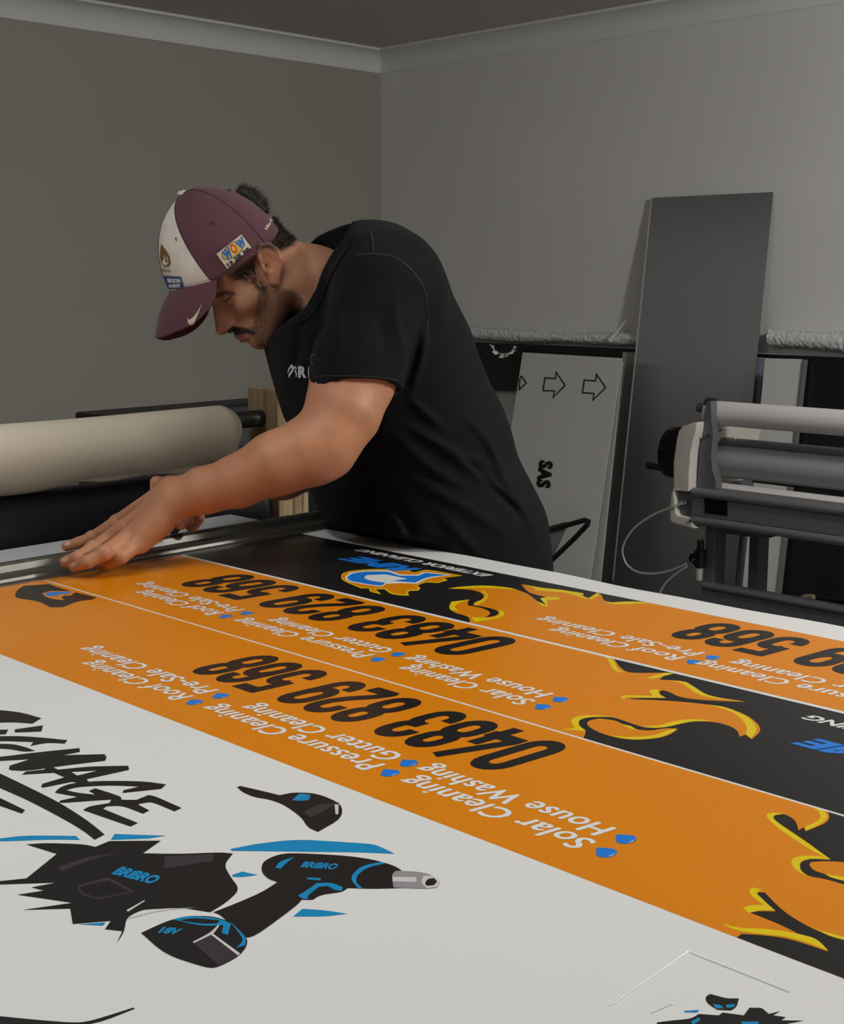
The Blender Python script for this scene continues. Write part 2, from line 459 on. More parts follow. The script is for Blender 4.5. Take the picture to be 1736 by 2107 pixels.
# middle strip
mb_ = mid.build('orange_banner', sheet); mb_['label'] = 'orange and black banner strip in the middle'
a = Art(ZA+.00003, (Y1+.0018, Y2-.0035))
B1 = at_z(*zp(3, [(452,478)])[0], PZ)
bl = [at_z(*p, PZ)[:2] for p in zp(3, [(475,525),(510,552),(560,560),(700,600),(600,700),(528,703),(600,722),(250,815),(240,850),(290,885)])]
ax_ = bl[-1][0]
a.poly([(B1[0], Y2-.0035)]+bl+[(ax_+.01, Y1+.0018), (XEE, Y1+.0018), (XEE, Y2-.0035)], K_, world=True)
a.poly([(500,552),(560,560),(745,558),(700,597),(820,603),(880,630),(940,670),(1000,695),(1180,722),(1000,715),(870,705),(800,690),(760,668),(720,656),(700,662),(700,680),(740,702),(650,697),(528,697),(430,690),(430,560)], O_, 3)
a.poly([(500,706),(740,714),(950,733),(1080,760),(1180,790),(1250,840),(1272,885),(1218,932),(1185,905),(1150,917),(1140,885),(1100,858),(1020,835),(900,830),(830,838),(740,862),(640,868),(600,862),(520,835),(450,810),(380,803),(300,805),(250,815),(200,800),(400,700)], O_, 3)
a.poly([(290,850),(300,828),(360,815),(450,825),(500,850),(560,875),(640,885),(740,868),(805,875),(760,905),(700,925),(560,937),(430,918),(340,885)], O_, 3, 1)
for p in [[(395,463),(425,466),(450,500),(462,535),(510,558),(460,552),(430,530),(415,490)],
          [(625,588),(735,557),(785,562),(660,592)],
          [(760,602),(850,610),(900,640),(950,675),(1020,697),(1180,720),(1000,702),(920,682),(860,642),(830,618)],
          [(480,695),(500,710),(512,695),(640,700),(735,699),(693,675),(695,652),(650,653),(642,668),(665,688),(600,686),(500,685)],
          [(970,737),(1060,748),(1150,780),(1225,830),(1250,880),(1213,926),(1180,905),(1195,870),(1165,820),(1120,785),(1050,758)],
          [(600,860),(700,855),(760,836),(840,820),(930,820),(1000,828),(900,830),(820,844),(740,864),(660,870)],
          [(150,877),(225,868),(200,832),(215,812),(260,798),(370,796),(440,807),(330,806),(270,815),(245,830),(250,858),(290,886)],
          [(430,912),(560,922),(680,908),(740,885),(795,870),(780,890),(700,924),(580,936),(480,928)],
          [(470,842),(540,858),(578,882),(535,872)]]:
    a.poly(p, Y_, 3, 1)
a.build('flame_artwork', mb_)
services('service_list', mb_, [(-.826, .183, 'Solar Cleaning', -.828, .204, 'House Washing', 1.010, 1.041),
    (-1.066, .240, 'Pressure Cleaning', -1.064, .212, 'Gutter Cleaning', 1.013, 1.043),
    (-1.345, .180, 'Roof Cleaning', -1.339, .228, 'Pre-Sale Cleaning', 1.014, 1.043)], 0, h=.023)
a = Art(ZA+.00022); number(a, '0483 829 568', -.978, -1.530, 1.176, 1.066, K_); a.build('phone_number', mb_)
def prime_words(art, x0, x1, ybase, h, ext):
    art.text('RIME', x0, ybase, x0-x1, h, B_, offset=.05, shear=.35)
a = Art(ZA+.00022)
px = at_z(1672, 1522, PZ)
a.text('PRIME', px[0]+.135, px[1]+.006, .145, .030, B_, offset=.05, shear=.35)
a.build('brand_lettering', mb_); a = Art(ZA+.00022)
px = at_z(1660, 1478, PZ)
a.text('EXTERIOR CLEANING', px[0]+.24, px[1]+.012, .245, .017, W_, offset=.03, shear=.35)
a.build('tagline_lettering', mb_)
a = Art(ZA+.00003)   # printed dark shirt with the letter emblem, left end of the strip
a.poly([(75,262),(85,235),(120,212),(250,203),(330,232),(495,272),(470,283),(400,290),(320,322),(255,322),(200,292),(85,275)], K_, 1)
a.poly([(215,250),(260,238),(320,240),(395,238),(360,262),(330,262),(310,270),(330,285),(280,282),(230,268)], O_, 1)
a.poly([(228,250),(262,243),(322,244),(375,240),(335,256),(300,256),(285,266),(240,263)], B_, 1)
a.build('emblem_artwork', mb_)

# far strip
fr = far.build('orange_banner', sheet); fr['label'] = 'banner strip along the far edge with the logo on black'
a = Art(ZA+.00003, (Y2+.0035, Y3))
edge = [at_z(*p, PZ)[:2] for p in zp(3, [(600,161),(430,166),(388,155),(372,118),(300,142),(180,103),(90,95),(0,88)])+zp(2, [(1700,410),(1600,395),(1500,388),(1365,355),(1410,405),(1500,428),(1595,442),(1478,438),(1520,482),(1480,470),(1400,405),(1300,376),(1150,362),(1000,370),(930,380),(1060,385),(1120,400),(1145,420),(1135,445),(1085,462),(1080,478),(1180,495),(1235,515),(1225,540),(1150,553),(1185,530),(1170,510),(1110,490),(1050,480),(1045,462),(1060,448),(985,455),(940,482),(955,520),(1060,548)])]
tp = at_z(*zp(3, [(690,165)])[0], PZ); bp_ = at_z(*zp(2, [(1095,572)])[0], PZ)
a.poly([(XW, Y2+.0035), (XW, Y3), (tp[0], Y3)]+edge+[(bp_[0], Y2+.0035)], K_, world=True)
for p in [[(930,380),(1000,368),(1150,360),(1290,372),(1350,388),(1150,374),(1000,380)],
          [(935,490),(950,458),(1062,444),(985,468),(968,490),(990,512),(945,508)],
          [(1085,468),(1140,442),(1160,420),(1125,395),(1145,390),(1175,420),(1150,455),(1095,482)],
          [(1070,550),(1200,554),(1245,530),(1225,500),(1268,520),(1262,545),(1200,562),(1090,578)],
          [(1365,352),(1480,375),(1600,386),(1736,408),(1736,422),(1600,400),(1480,388)],
          [(1478,438),(1530,428),(1595,432),(1590,446),(1520,448),(1525,486),(1490,484),(1460,455),(1512,476)]]:
    a.poly(p, Y_, 2)
for p in [[(0,82),(90,90),(180,97),(300,138),(290,146),(180,108),(90,102),(0,95)], [(300,140),(360,106),(366,120),(315,146)], [(388,155),(430,174),(520,174),(690,162),(540,157),(430,163)]]:
    a.poly(p, Y_, 3)
a.build('flame_artwork', fr)
a = Art(ZA+.00022)
a.poly([(293,310),(300,290),(345,275),(450,265),(560,264),(690,266),(725,285),(800,268),(850,275),(1018,303),(905,318),(930,330),(870,348),(800,343),(745,362),(768,375),(755,392),(700,395),(690,405),(700,422),(650,422),(585,412),(555,385),(500,385),(532,414),(465,400),(460,378),(415,380),(345,352),(300,330)], Y_, 2)
a.poly([(301,310),(308,292),(350,279),(450,269),(560,268),(690,270),(725,289),(800,272),(850,279),(1000,303),(895,316),(910,328),(868,343),(798,338),(735,362),(755,376),(745,386),(690,390),(680,405),(685,416),(650,416),(592,406),(560,380),(488,380),(515,406),(472,396),(468,374),(415,374),(350,348),(308,328)], O_, 2)
a.poly([(316,312),(345,285),(450,272),(575,272),(650,296),(745,298),(790,280),(955,300),(820,316),(745,352),(660,348),(560,352),(540,368),(500,366),(360,345),(320,330)], W_, 2)
a.poly([(330,312),(360,290),(450,278),(570,280),(645,304),(755,304),(795,286),(925,300),(805,312),(735,345),(600,335),(690,322),(560,296),(450,300),(425,315),(470,335),(560,345),(535,362),(490,360),(370,340),(335,328)], B_, 2)
pr = at_z(*zp(2, [(782,262)])[0], PZ); pe = at_z(*zp(2, [(325,192)])[0], PZ)
a.text('RIME', pr[0], (pr[1]+pe[1])/2+.009, pr[0]-pe[0], .040, B_, offset=.055, shear=.35)
pr = at_z(*zp(2, [(1205,300)])[0], PZ); pe = at_z(*zp(2, [(370,152)])[0], PZ)
a.text('EXTERIOR CLEANING', pr[0], (pr[1]+pe[1])/2+.0085, pr[0]-pe[0], .018, W_, offset=.035, shear=.35)
a.build('logo', fr)
services('service_list', fr, [(-.806, .187, 'Roof Cleaning', -.800, .238, 'Pre-Sale Cleaning', 1.250, 1.280),
                              (-.550, .235, 'Pressure Cleaning', -.548, .212, 'Gutter Cleaning', 1.250, 1.280)], 0, h=.023)
a = Art(ZA+.00022); number(a, '0483 829 568', -.36, -.880, 1.414, 1.310, K_); a.build('phone_number', fr)

# white half: brush lettering, heat gun sticker
g = Art(ZA+.00003)
for p in [[(-90,842),(0,846),(110,858),(212,888),(165,916),(60,908),(-90,915)], [(75,945),(220,924),(211,956),(110,960),(76,961)], [(-90,948),(42,946),(30,970),(-90,975)],
          [(-90,982),(80,978),(200,985),(345,1000),(330,1018),(240,1013),(155,1030),(170,1010),(0,1004),(-90,1010)],
          [(-90,1020),(60,1018),(130,1035),(180,1055),(120,1060),(50,1045),(-90,1040)],
          [(-60,1092),(60,1078),(190,1062),(405,1040),(408,1060),(260,1090),(215,1116),(390,1095),(545,1080),(537,1105),(330,1130),(120,1160),(45,1150),(50,1130),(150,1098),(-60,1110)]]:
    g.poly(p, K_, 1)
for p in [[(70,70),(180,30),(400,-20),(820,-30),(795,20),(330,40),(375,65),(90,98)],
          [(170,130),(200,105),(340,90),(380,65),(410,70),(450,90),(700,65),(995,60),(1003,92),(740,150),(670,165),(690,185),(640,200),(560,185),(340,230),(318,225),(330,200),(500,150),(420,115)],
          [(425,270),(460,230),(560,195),(760,178),(1000,178),(1150,185),(1290,205),(1250,240),(950,272),(960,250),(1080,222),(850,212),(600,225),(515,250),(600,270),(740,285),(690,255),(740,235),(945,300),(940,325),(860,322),(480,350),(455,345),(470,330),(600,302)],
          [(645,405),(690,375),(850,350),(870,310),(945,325),(1060,325),(1150,288),(1200,295),(1410,388),(1355,415),(1190,345),(1140,345),(1070,360),(1160,408),(1110,433),(950,370),(830,375),(800,395),(1070,505),(1015,533)],
          [(-90,80),(0,120),(200,215),(450,340),(650,465),(760,550),(812,595),(735,635),(640,560),(450,450),(200,320),(-90,195)],
          [(-90,270),(0,310),(195,405),(170,432),(-90,340)]]:
    g.poly(p, K_, 6)
g.poly([(555,110),(750,100),(600,137)], P_, 6)
g.build('brush_lettering', sheet)['label'] = 'black hand painted lettering printed on the white vinyl'
g = Art(ZA+.00003); g.poly([(-90,1995),(0,2005),(300,2035),(600,2058),(730,2035),(1035,1938),(1046,1948),(740,2068),(400,2090),(-90,2075)], K_, 6); g.build('brush_stroke', sheet)
def sticker_art():
    g = Art(ZA+.00003)
    for p in [[(-90,628),(0,625),(200,600),(590,605),(622,636),(400,632),(100,645),(-90,648)], [(890,590),(1290,603),(1150,625),(860,636)], [(610,1292),(820,1275),(800,1302)]]:
        g.poly(p, C_, 6)
    for p in [[(640,440),(760,415),(960,392),(1180,405),(1330,415),(1370,430),(1435,462),(1250,455),(1000,452),(650,448)], [(650,565),(700,548),(775,565),(700,575),(655,573)], [(945,765),(990,728),(1100,735),(1205,752),(1100,765)]]:
        g.poly(p, C_, 7)
    f6 = lambda pts: zp(6, pts); f7 = lambda pts: zp(7, pts)
    g.poly(f6([(205,672),(330,660),(640,668),(740,690),(850,645),(1250,642),(1110,740),(1400,745)])+f7([(600,455),(655,462),(612,515),(640,570),(690,635),(620,700),(545,745),(400,722),(260,730)])+f6([(1100,1180),(980,1240),(965,1350),(905,1440),(950,1345),(815,1330),(860,1265),(565,1290),(545,1170),(175,1180),(560,1125),(135,1062),(340,1030),(245,1005),(435,968),(-60,985),(-60,962),(205,935),(440,745)]), K_)
    for p in [[(450,850),(700,760),(920,740),(700,790),(480,880)], [(600,990),(840,925),(1050,1040),(760,1100),(620,1060)], [(1280,765),(1660,745),(1650,800),(1270,860)]]:
        g.poly(p, D_, 6)
    g.poly([(620,1000),(840,950),(1010,1040),(760,1085),(640,1050)], K_, 6)
    for p in [[(140,735),(230,685),(228,692),(150,742)], [(150,770),(300,730),(480,722),(300,738),(155,778)]]:
        g.poly(p, T_, 7)
    # cap
    g.poly([(675,140),(690,135),(800,160),(880,180),(945,166),(1060,170),(1182,222),(1180,292),(1065,357),(1015,335),(985,285),(900,225),(830,200),(760,190),(700,165)], K_, 7)
    g.poly([(1030,290),(1170,215),(1150,215),(1060,225),(1000,260)], D_, 7)
    g.poly([(1145,225),(1165,225),(1163,272),(1150,272)], T_, 7)
    # heat gun
    g.poly([(872,598),(985,655),(990,690),(900,760),(760,862),(700,870),(600,760),(560,745),(700,690),(800,645)], K_, 7)
    g.poly([(790,545),(800,500),(860,470),(930,458),(1180,470),(1320,488),(1430,518),(1480,550),(1470,628),(1330,632),(1210,628),(1180,648),(1080,660),(1040,685),(990,685),(970,655),(872,600),(820,582)], K_, 7)
    g.poly([(1420,565),(1440,545),(1540,548),(1610,562),(1658,595),(1640,625),(1590,633),(1430,626)], G_, 7)
    g.poly([(1425,575),(1540,575),(1540,600),(1425,595)], T_, 7)
    g.poly([(1560,600),(1575,570),(1620,568),(1655,595),(1640,622),(1590,630)], T_, 7, 1)
    g.poly([(1580,605),(1595,585),(1625,580),(1642,597),(1625,615),(1590,618)], K_, 7, 1)
    for p in [[(1225,590),(1232,560),(1280,520),(1370,502),(1395,508),(1300,530),(1250,570),(1250,605),(1282,630),(1260,632)], [(860,530),(880,500),(950,478),(915,505),(885,535)], [(970,665),(1010,640),(1060,605),(1130,602),(1185,625),(1180,642),(1150,640),(1110,618),(1070,622),(1015,665),(1015,682),(990,680)], [(1015,578),(1075,580),(1080,592),(1010,586)]]:
        g.poly(p, C_, 7)
    g.poly([(212,845),(330,790),(430,762),(560,765),(640,790),(725,870),(722,910),(682,960),(580,1012),(530,1014),(330,950)], K_, 7)
    g.poly([(460,890),(560,845),(680,955),(590,1005)], D_, 7)
    for p in [[(365,780),(440,762),(590,775),(645,800),(630,855),(600,845),(610,808),(500,812)], [(640,790),(720,865),(715,905),(670,918),(700,890),(700,865)]]:
        g.poly(p, C_, 7)
    g.poly([(395,785),(460,772),(590,785),(580,800),(500,802)], K_, 7)
    for p in [[(545,845),(585,805),(590,812),(560,850),(690,945),(680,955),(550,855),(465,895),(462,888)]]:
        g.poly(p, T_, 7)
    def t3(txt, a_, b_, c_, off, col=C_):
        A, B, C = [at_z(*zp(7, [q])[0], PZ) for q in (a_, b_, c_)]
        text_fit(g.mb, txt, (A[0], A[1], g.z), (B-A)/np.linalg.norm(B-A), (C-A)/np.linalg.norm(C-A), np.linalg.norm(B-A), np.linalg.norm(C-A), (0, 0, 0), offset=off, mi=col, shear=.2); g.z += .000006
    t3('BRiBRO', (66,560), (268,612), (112,522), .05)
    t3('BRiBRO', (978,528), (1150,540), (995,500), .04)
    t3('18V', (290,845), (395,855), (312,815), .05)
    t3('B', (940,205), (1020,210), (955,172), .08)
    return g.build('heat_gun_artwork', sheet)
sticker_art()['label'] = 'printed shirt, cap and heat gun sticker on the white vinyl'
g = Art(ZA+.00003)
g.poly([(590,1668),(700,1660),(690,1680),(600,1678)], C_, 5); g.poly([(1060,1660),(1130,1640),(1100,1670)], C_, 5)
g.poly([(400,1750),(520,1735),(640,1725),(700,1690),(840,1700),(870,1680),(1020,1700),(1060,1645),(1150,1648),(1200,1690),(1280,1670),(1230,1700),(1320,1712),(1290,1735),(1450,1738),(1330,1760),(1500,1900),(400,1900)], K_, 5)
g.poly([(745,1580),(760,1555),(785,1548),(900,1580),(985,1578),(970,1640),(930,1665),(830,1660),(790,1635),(760,1612)], K_, 5)
for p in [[(800,1620),(850,1625),(880,1650),(820,1650)], [(890,1625),(960,1620),(950,1640),(900,1648)], [(640,1745),(700,1715),(710,1735),(660,1765)]]:
    g.poly(p, C_, 5)
g.poly([(1000,1745),(1130,1745),(1120,1765),(1010,1765)], C_, 5)
g.build('heat_gun_artwork', sheet)['label'] = 'smaller sticker cut off by the bottom of the frame'
m_line = mat('laminate_crease', (0.88, 0.87, 0.85), 0.15, coat=1.0)
mbx = MB()
for p, q in (((1416,1958),(1255,2070)), ((1420,1960),(1625,2042)), ((1340,2085),(1385,2065))):
    n = 14
    P0 = [at_z(p[0]+(q[0]-p[0])*i/n, p[1]+(q[1]-p[1])*i/n, PZ) for i in range(n+1)]
    mbx.tube([(v[0], v[1], PZ+.0003) for v in P0], [.0004+.0004*random.random() for _ in P0], 6)
mbx.build('crease', m_line, sheet, smooth=60)
place(sheet)
# ------------------------------------------------------------------ cutting rule on the left end of the table
m_alu = mat('brushed_aluminium_rule', (0.20, 0.19, 0.168), 0.42, metal=0.9, bump=0.15, bscale=60, stretch=(40, 1, 40))
rz = PZ+.0004
rp = [(-1.683, rz), (-1.683, rz+.002), (-1.693, rz+.003), (-1.695, rz+.007), (-1.702, rz+.010), (-1.708, rz+.010), (-1.714, rz+.006), (-1.717, rz+.004), (-1.738, rz+.004), (-1.741, rz+.006), (-1.744, rz+.015), (-1.748, rz+.018), (-1.757, rz+.018), (-1.760, rz+.015), (-1.760, rz)]
MB().prism(rp, 0.35, 1.60, 1).build('cutting_rule', m_alu, smooth=25)
tag(bpy.data.objects['cutting_rule'], 'long ribbed aluminium cutting rule held down by the left hand', 'ruler')

# ------------------------------------------------------------------ timber post, pipe, rolls at the table end
def wood_mat():
    m = mat('pine_timber', (0.36, 0.25, 0.13), 0.7)
    nt = m.node_tree; b = nt.nodes['Principled BSDF']
    tc = nt.nodes.new('ShaderNodeTexCoord'); mp = nt.nodes.new('ShaderNodeMapping'); mp.inputs['Scale'].default_value = (22, 22, 1.2)
    n = nt.nodes.new('ShaderNodeTexNoise'); n.inputs['Scale'].default_value = 2.2; n.inputs['Detail'].default_value = 8; n.inputs['Distortion'].default_value = 0.8
    cr = nt.nodes.new('ShaderNodeValToRGB'); e = cr.color_ramp.elements
    e[0].position = .32; e[0].color = (0.12, 0.065, 0.03, 1); e[1].position = .62; e[1].color = (0.42, 0.30, 0.16, 1)
    nt.links.new(tc.outputs['Object'], mp.inputs[0]); nt.links.new(mp.outputs[0], n.inputs['Vector']); nt.links.new(n.outputs['Fac'], cr.inputs['Fac']); nt.links.new(cr.outputs['Color'], b.inputs['Base Color'])
    bp = nt.nodes.new('ShaderNodeBump'); bp.inputs['Strength'].default_value = .3; bp.inputs['Distance'].default_value = .003
    nt.links.new(n.outputs['Fac'], bp.inputs['Height']); nt.links.new(bp.outputs['Normal'], b.inputs['Normal'])
    return m
m_wood = wood_mat()
m_blackpl = mat('black_machine_paint', (0.006, 0.006, 0.007), 0.5, bump=.05)
m_bkvin = mat('black_vinyl_roll_face', (0.004, 0.004, 0.006), 0.42, bump=.04, bscale=40)
m_pipe = mat('dark_steel_pipe', (0.06, 0.06, 0.06), 0.4, metal=0.7, var=.3, vscale=40)
m_cream = mat('cream_release_paper', (0.88, 0.78, 0.61), 0.55, bump=.1, bscale=6)
m_hole = mat('drilled_hole_dark', (0.01, 0.008, 0.006), 0.9)
PXc = -2.04
def post(name_y, label):
    t = empty('timber_post', (-2.02, name_y+.03, 0), label, 'post')
    def upright(x0, x1, y0, y1, ztop):
        o = MB().box((x0, y0, 0), (x1, y1, ztop)).build('timber', m_wood, t, bevel=.003)
        c = MB().tube([(PXc+.008, y0-.05, 1.116), (PXc+.008, y1+.05, 1.116)], .0185, 24).build('cutter', m_hole)
        md = o.modifiers.new('hole', 'BOOLEAN'); md.operation = 'DIFFERENCE'; md.object = c; md.solver = 'EXACT'
        bpy.context.view_layer.update()
        me = bpy.data.meshes.new_from_object(o.evaluated_get(bpy.context.evaluated_depsgraph_get()))
        o.modifiers.clear(); o.data = me; bpy.data.objects.remove(c)
    upright(-2.072, -1.982, name_y, name_y+.048, 1.172)
    upright(-2.062, -1.992, name_y+.052, name_y+.085, 1.168)
    place(t)
post(1.632, 'rough sawn timber post with a pipe hole, between the cream roll and the man')
post(0.19, 'rough sawn timber post holding the near end of the pipe, left of the frame')
MB().tube([(PXc+.008, 0.19, 1.1145), (PXc+.008, 1.668, 1.1145)], .0165, 20).build('steel_pipe', m_pipe, smooth=40)
tag(bpy.data.objects['steel_pipe'], 'dark steel pipe through the cream roll and the timber post hole', 'pipe')
# cream roll: outer skin with a ragged loose lower edge
rr, rc = 0.054, 1.090
V = []; F = []; ny, na = 80, 48
for i in range(ny+1):
    y = 0.45+(1.548-0.45)*i/ny
    for k in range(na):
        a = 2*math.pi*k/na
        r = rr+.0008*math.sin(y*11+a*2)
        low = max(0, -math.sin(a))
        r += low**3*(.004+.005*math.sin(y*7)+.003*math.sin(y*23+1)) + .0012*math.exp(-((y-1.28)*60)**2)*low
        V.append((PXc+r*math.cos(a), y+(.006*math.sin(a*3) if i == ny else 0), rc+r*math.sin(a)))
for i in range(ny):
    for k in range(na):
        a = i*na+k; b = i*na+(k+1) % na; F.append((a, b, b+na, a+na))
# end ring with hollow core
n0 = len(V)
for k in range(na):
    a = 2*math.pi*k/na; V.append((PXc+.040*math.cos(a), 1.546, rc+.0+.040*math.sin(a)))
for k in range(na):
    F.append((ny*na+k, ny*na+(k+1) % na, n0+(k+1) % na, n0+k))
for k in range(na):
    a = 2*math.pi*k/na; V.append((PXc+.040*math.cos(a), 0.47, rc+.040*math.sin(a)))
for k in range(na): F.append((n0+k, n0+(k+1) % na, n0+na+(k+1) % na, n0+na+k))
crl = empty('paper_roll', (PXc, 1.0, rc), 'cream paper covered media roll hanging on the pipe at the left', 'roll')
link('roll_body', mesh_from('roll_body', V, F), m_cream, crl, smooth=True)
V = []; F = []
for i in range(41):   # loose flap of the outer wrap
    y = 0.46+(1.535-.46)*i/40
    L = .010+.006*math.sin(y*9+.5)+.004*math.sin(y*31)
    a = math.radians(-62)
    x0, z0 = PXc+(rr+.001)*math.cos(a), rc+(rr+.001)*math.sin(a)
    for j in range(4):
        t = j/3; V.append((x0-.3*L*t+.002*math.sin(y*40)*t, y, z0-L*t))
for i in range(40):
    for j in range(3): a = i*4+j; F.append((a, a+1, a+5, a+4))
fl = link('loose_wrap', mesh_from('loose_wrap', V, F), m_cream, crl, smooth=True)
fl.modifiers.new('s', 'SOLIDIFY').thickness = .0006
# crease in the wrap
MB().tube([(PXc+.0535*math.cos(a)+.0005, 1.27+.006*math.sin(a*4), rc+.0535*math.sin(a)) for a in [math.radians(q) for q in range(-58, -12, 4)]], [.0004]+[.0012]*8+[.0005]*3, 6).build('wrap_crease', m_cream, crl, smooth=60)
place(crl)
# big black roll below
brr = .088
MB().tube([(-2.058, 0.30, .936), (-2.058, 1.60, .936)], brr, 64).build('vinyl_roll', m_bkvin, smooth=30)
tag(bpy.data.objects['vinyl_roll'], 'large black vinyl roll lying below the cream roll', 'roll')
# low trolley that carries the black roll
cart = empty('roll_stand', (-2.065, .95, 0), 'low black stand under the big black roll', 'stand')
MB().box((-2.14, .28, .80), (-1.99, 1.59, .846)).build('shelf', m_blackpl, cart, bevel=.004)
for y in (.36, 1.5):
    for x in (-2.12, -2.01): MB().box((x-.015, y-.015, 0), (x+.015, y+.015, .80)).build('leg', m_blackpl, cart)
place(cart)
# long black printer body behind
prn = empty('wide_printer', (-2.66, 2.0, 0), 'long black machine body standing behind the paper roll', 'printer')
MB().prism([(-2.74, .78), (-2.58, .78), (-2.56, .86), (-2.58, 1.02), (-2.61, 1.078), (-2.74, 1.078)], at_x(152, 857, -2.74)[1], 2.40, 1).build('housing', m_blackpl, prn, bevel=.008)
MB().prism([(-2.575, .86), (-2.553, .87), (-2.57, .98), (-2.59, .98)], 1.72, 2.36, 1).build('front_cover', m_bkvin, prn, bevel=.003)
for y in (1.85, 2.25):
    MB().box((-2.70, y-.04, .06), (-2.62, y+.04, .78)).build('leg', m_blackpl, prn, bevel=.004)
    MB().box((-2.95, y-.03, .0), (-2.45, y+.03, .06)).build('foot', m_blackpl, prn, bevel=.004)
place(prn)

# ------------------------------------------------------------------ sheets leaning on the right wall
m_sheetw = mat('white_sign_board', (0.60, 0.59, 0.57), 0.4)
m_sheetb = mat('black_sign_board', (0.006, 0.006, 0.007), 0.35)
m_sheetg = mat('dark_grey_board', (0.34, 0.325, 0.315), 0.4)
m_blue = mat('blue_grey_board', (0.24, 0.27, 0.33), 0.4)
m_metal = mat('brushed_aluminium_sheet', (0.34, 0.335, 0.345), 0.26, metal=.9, aniso=.97)
m_edge = mat('bright_sheet_edge', (0.65, 0.65, 0.64), 0.35, metal=.4)
m_inkb = mat('black_ink', (0.006, 0.006, 0.006), 0.4)
m_silver = mat('silver_aluminium_profile', (0.45, 0.45, 0.45), 0.35, metal=.8)
def lean(name, tl, tr, bl, br, ytop, ybot, ztop, material, t=.004, label=None, cat='board', edge=None):
    """sheet standing on the floor at y=ybot and leaning to height ztop at y=ytop; side edges follow the readings"""
    d = np.array([0, ytop-ybot, ztop]); nn = np.cross([1, 0, 0], d); nn = nn/np.linalg.norm(nn)
    if nn[1] > 0: nn = -nn
    p0 = np.array([0, ybot, 0.0])
    q = [at_plane(*p, p0, nn) for p in (tl, tr, br, bl)]
    def ext(a, b):
        k = a[2]/(a[2]-b[2]); return a+(b-a)*k
    q[2] = ext(q[1], q[2]); q[3] = ext(q[0], q[3])
    o = MB().slab(q, nn, t).build(name, [material])
    tag(o, label, cat)
    return o, nn, p0
def on_plane(pts, p0, nn, lift=.0012):
    return [at_plane(x, y, np.array(p0)+nn*lift, nn) for x, y in pts]
# back stack of boards standing on their long edge, against the wall
MB().slab([(-4.05, 4.405, 1.105), (2.2, 4.405, 1.108), (2.2, 4.28, 0), (-4.05, 4.28, 0)], (0, -1, .1), .02).build('black_board_stack', m_sheetb)
tag(bpy.data.objects['black_board_stack'], 'long black board on its edge against the wall under the bubble wrap', 'board')
o, n_, p_ = lean('black_board', (985,714), (1075,717), (1000,803), (1067,805), 4.27, 4.05, 1.10, m_sheetb)
bpy.data.objects.remove(o)
def panel(name, pix, ytop, ybot, ztop, material, label, t=.004, cat='board'):
    d = np.array([0, ytop-ybot, ztop]); nn = np.cross([1, 0, 0], d); nn = nn/np.linalg.norm(nn)
    if nn[1] > 0: nn = -nn
    p0 = np.array([0, ybot, 0.0])
    q = [at_plane(*p, p0, nn) for p in pix]
    o = MB().slab(q, nn, t).build(name, material); tag(o, label, cat); return o, nn, p0
lean('white_board', (960,715), (1071,719), (950,1100), (1035,1100), 4.28, 4.08, 1.09, m_sheetw, label='plain white board behind the black panel, right of the man')
panel('black_placard', [(930,714), (1075,718), (1065,805), (930,800)], 4.24, 4.00, 1.08, m_sheetb, 'short black panel hanging beside the arrow sign, behind the man', t=.003, cat='panel')
o, nn, p0 = lean('arrow_sign', (1075,725), (1279,737), (1044,930), (1214,1190), 4.20, 3.86, 1.05, m_sheetw, label='white sign board with black outline arrows and letters SAS', cat='sign')
sa = o
def outline_arrow(mb, pts, wpx):
    c = np.mean(np.array(pts), axis=0)
    inner = []
    n = len(pts); P = [np.array(p, float) for p in pts]
    # signed area for the inward side
    ar = sum(P[i][0]*P[(i+1) % n][1]-P[(i+1) % n][0]*P[i][1] for i in range(n)); sg = 1 if ar > 0 else -1
    for i in range(n):
        d1 = P[i]-P[i-1]; d1 /= np.linalg.norm(d1); d2 = P[(i+1) % n]-P[i]; d2 /= np.linalg.norm(d2)
        n1 = np.array([-d1[1], d1[0]])*sg; n2 = np.array([-d2[1], d2[0]])*sg
        m_ = n1+n2; m_ /= np.linalg.norm(m_); inner.append(P[i]+m_*wpx/max(np.dot(m_, n1), .4))
    A = on_plane(P, p0, nn); B = on_plane(inner, p0, nn)
    mb.add(A+B, [(i, (i+1) % n, (i+1) % n+n, i+n) for i in range(n)])
m4 = lambda pts: [(960+x*.28486, 620+y*.28486) for x, y in pts]
for nme, pts in (('arrow', [(545,650),(560,548),(635,553),(643,500),(716,608),(618,705),(628,652)]), ('arrow', [(830,665),(845,563),(925,570),(934,514),(1009,624),(905,725),(914,670)]), ('arrow', [(395,530),(436,590),(374,650),(378,560)])):
    mb = MB(); outline_arrow(mb, m4(pts), 2.8); mb.build(nme, m_inkb, sa)
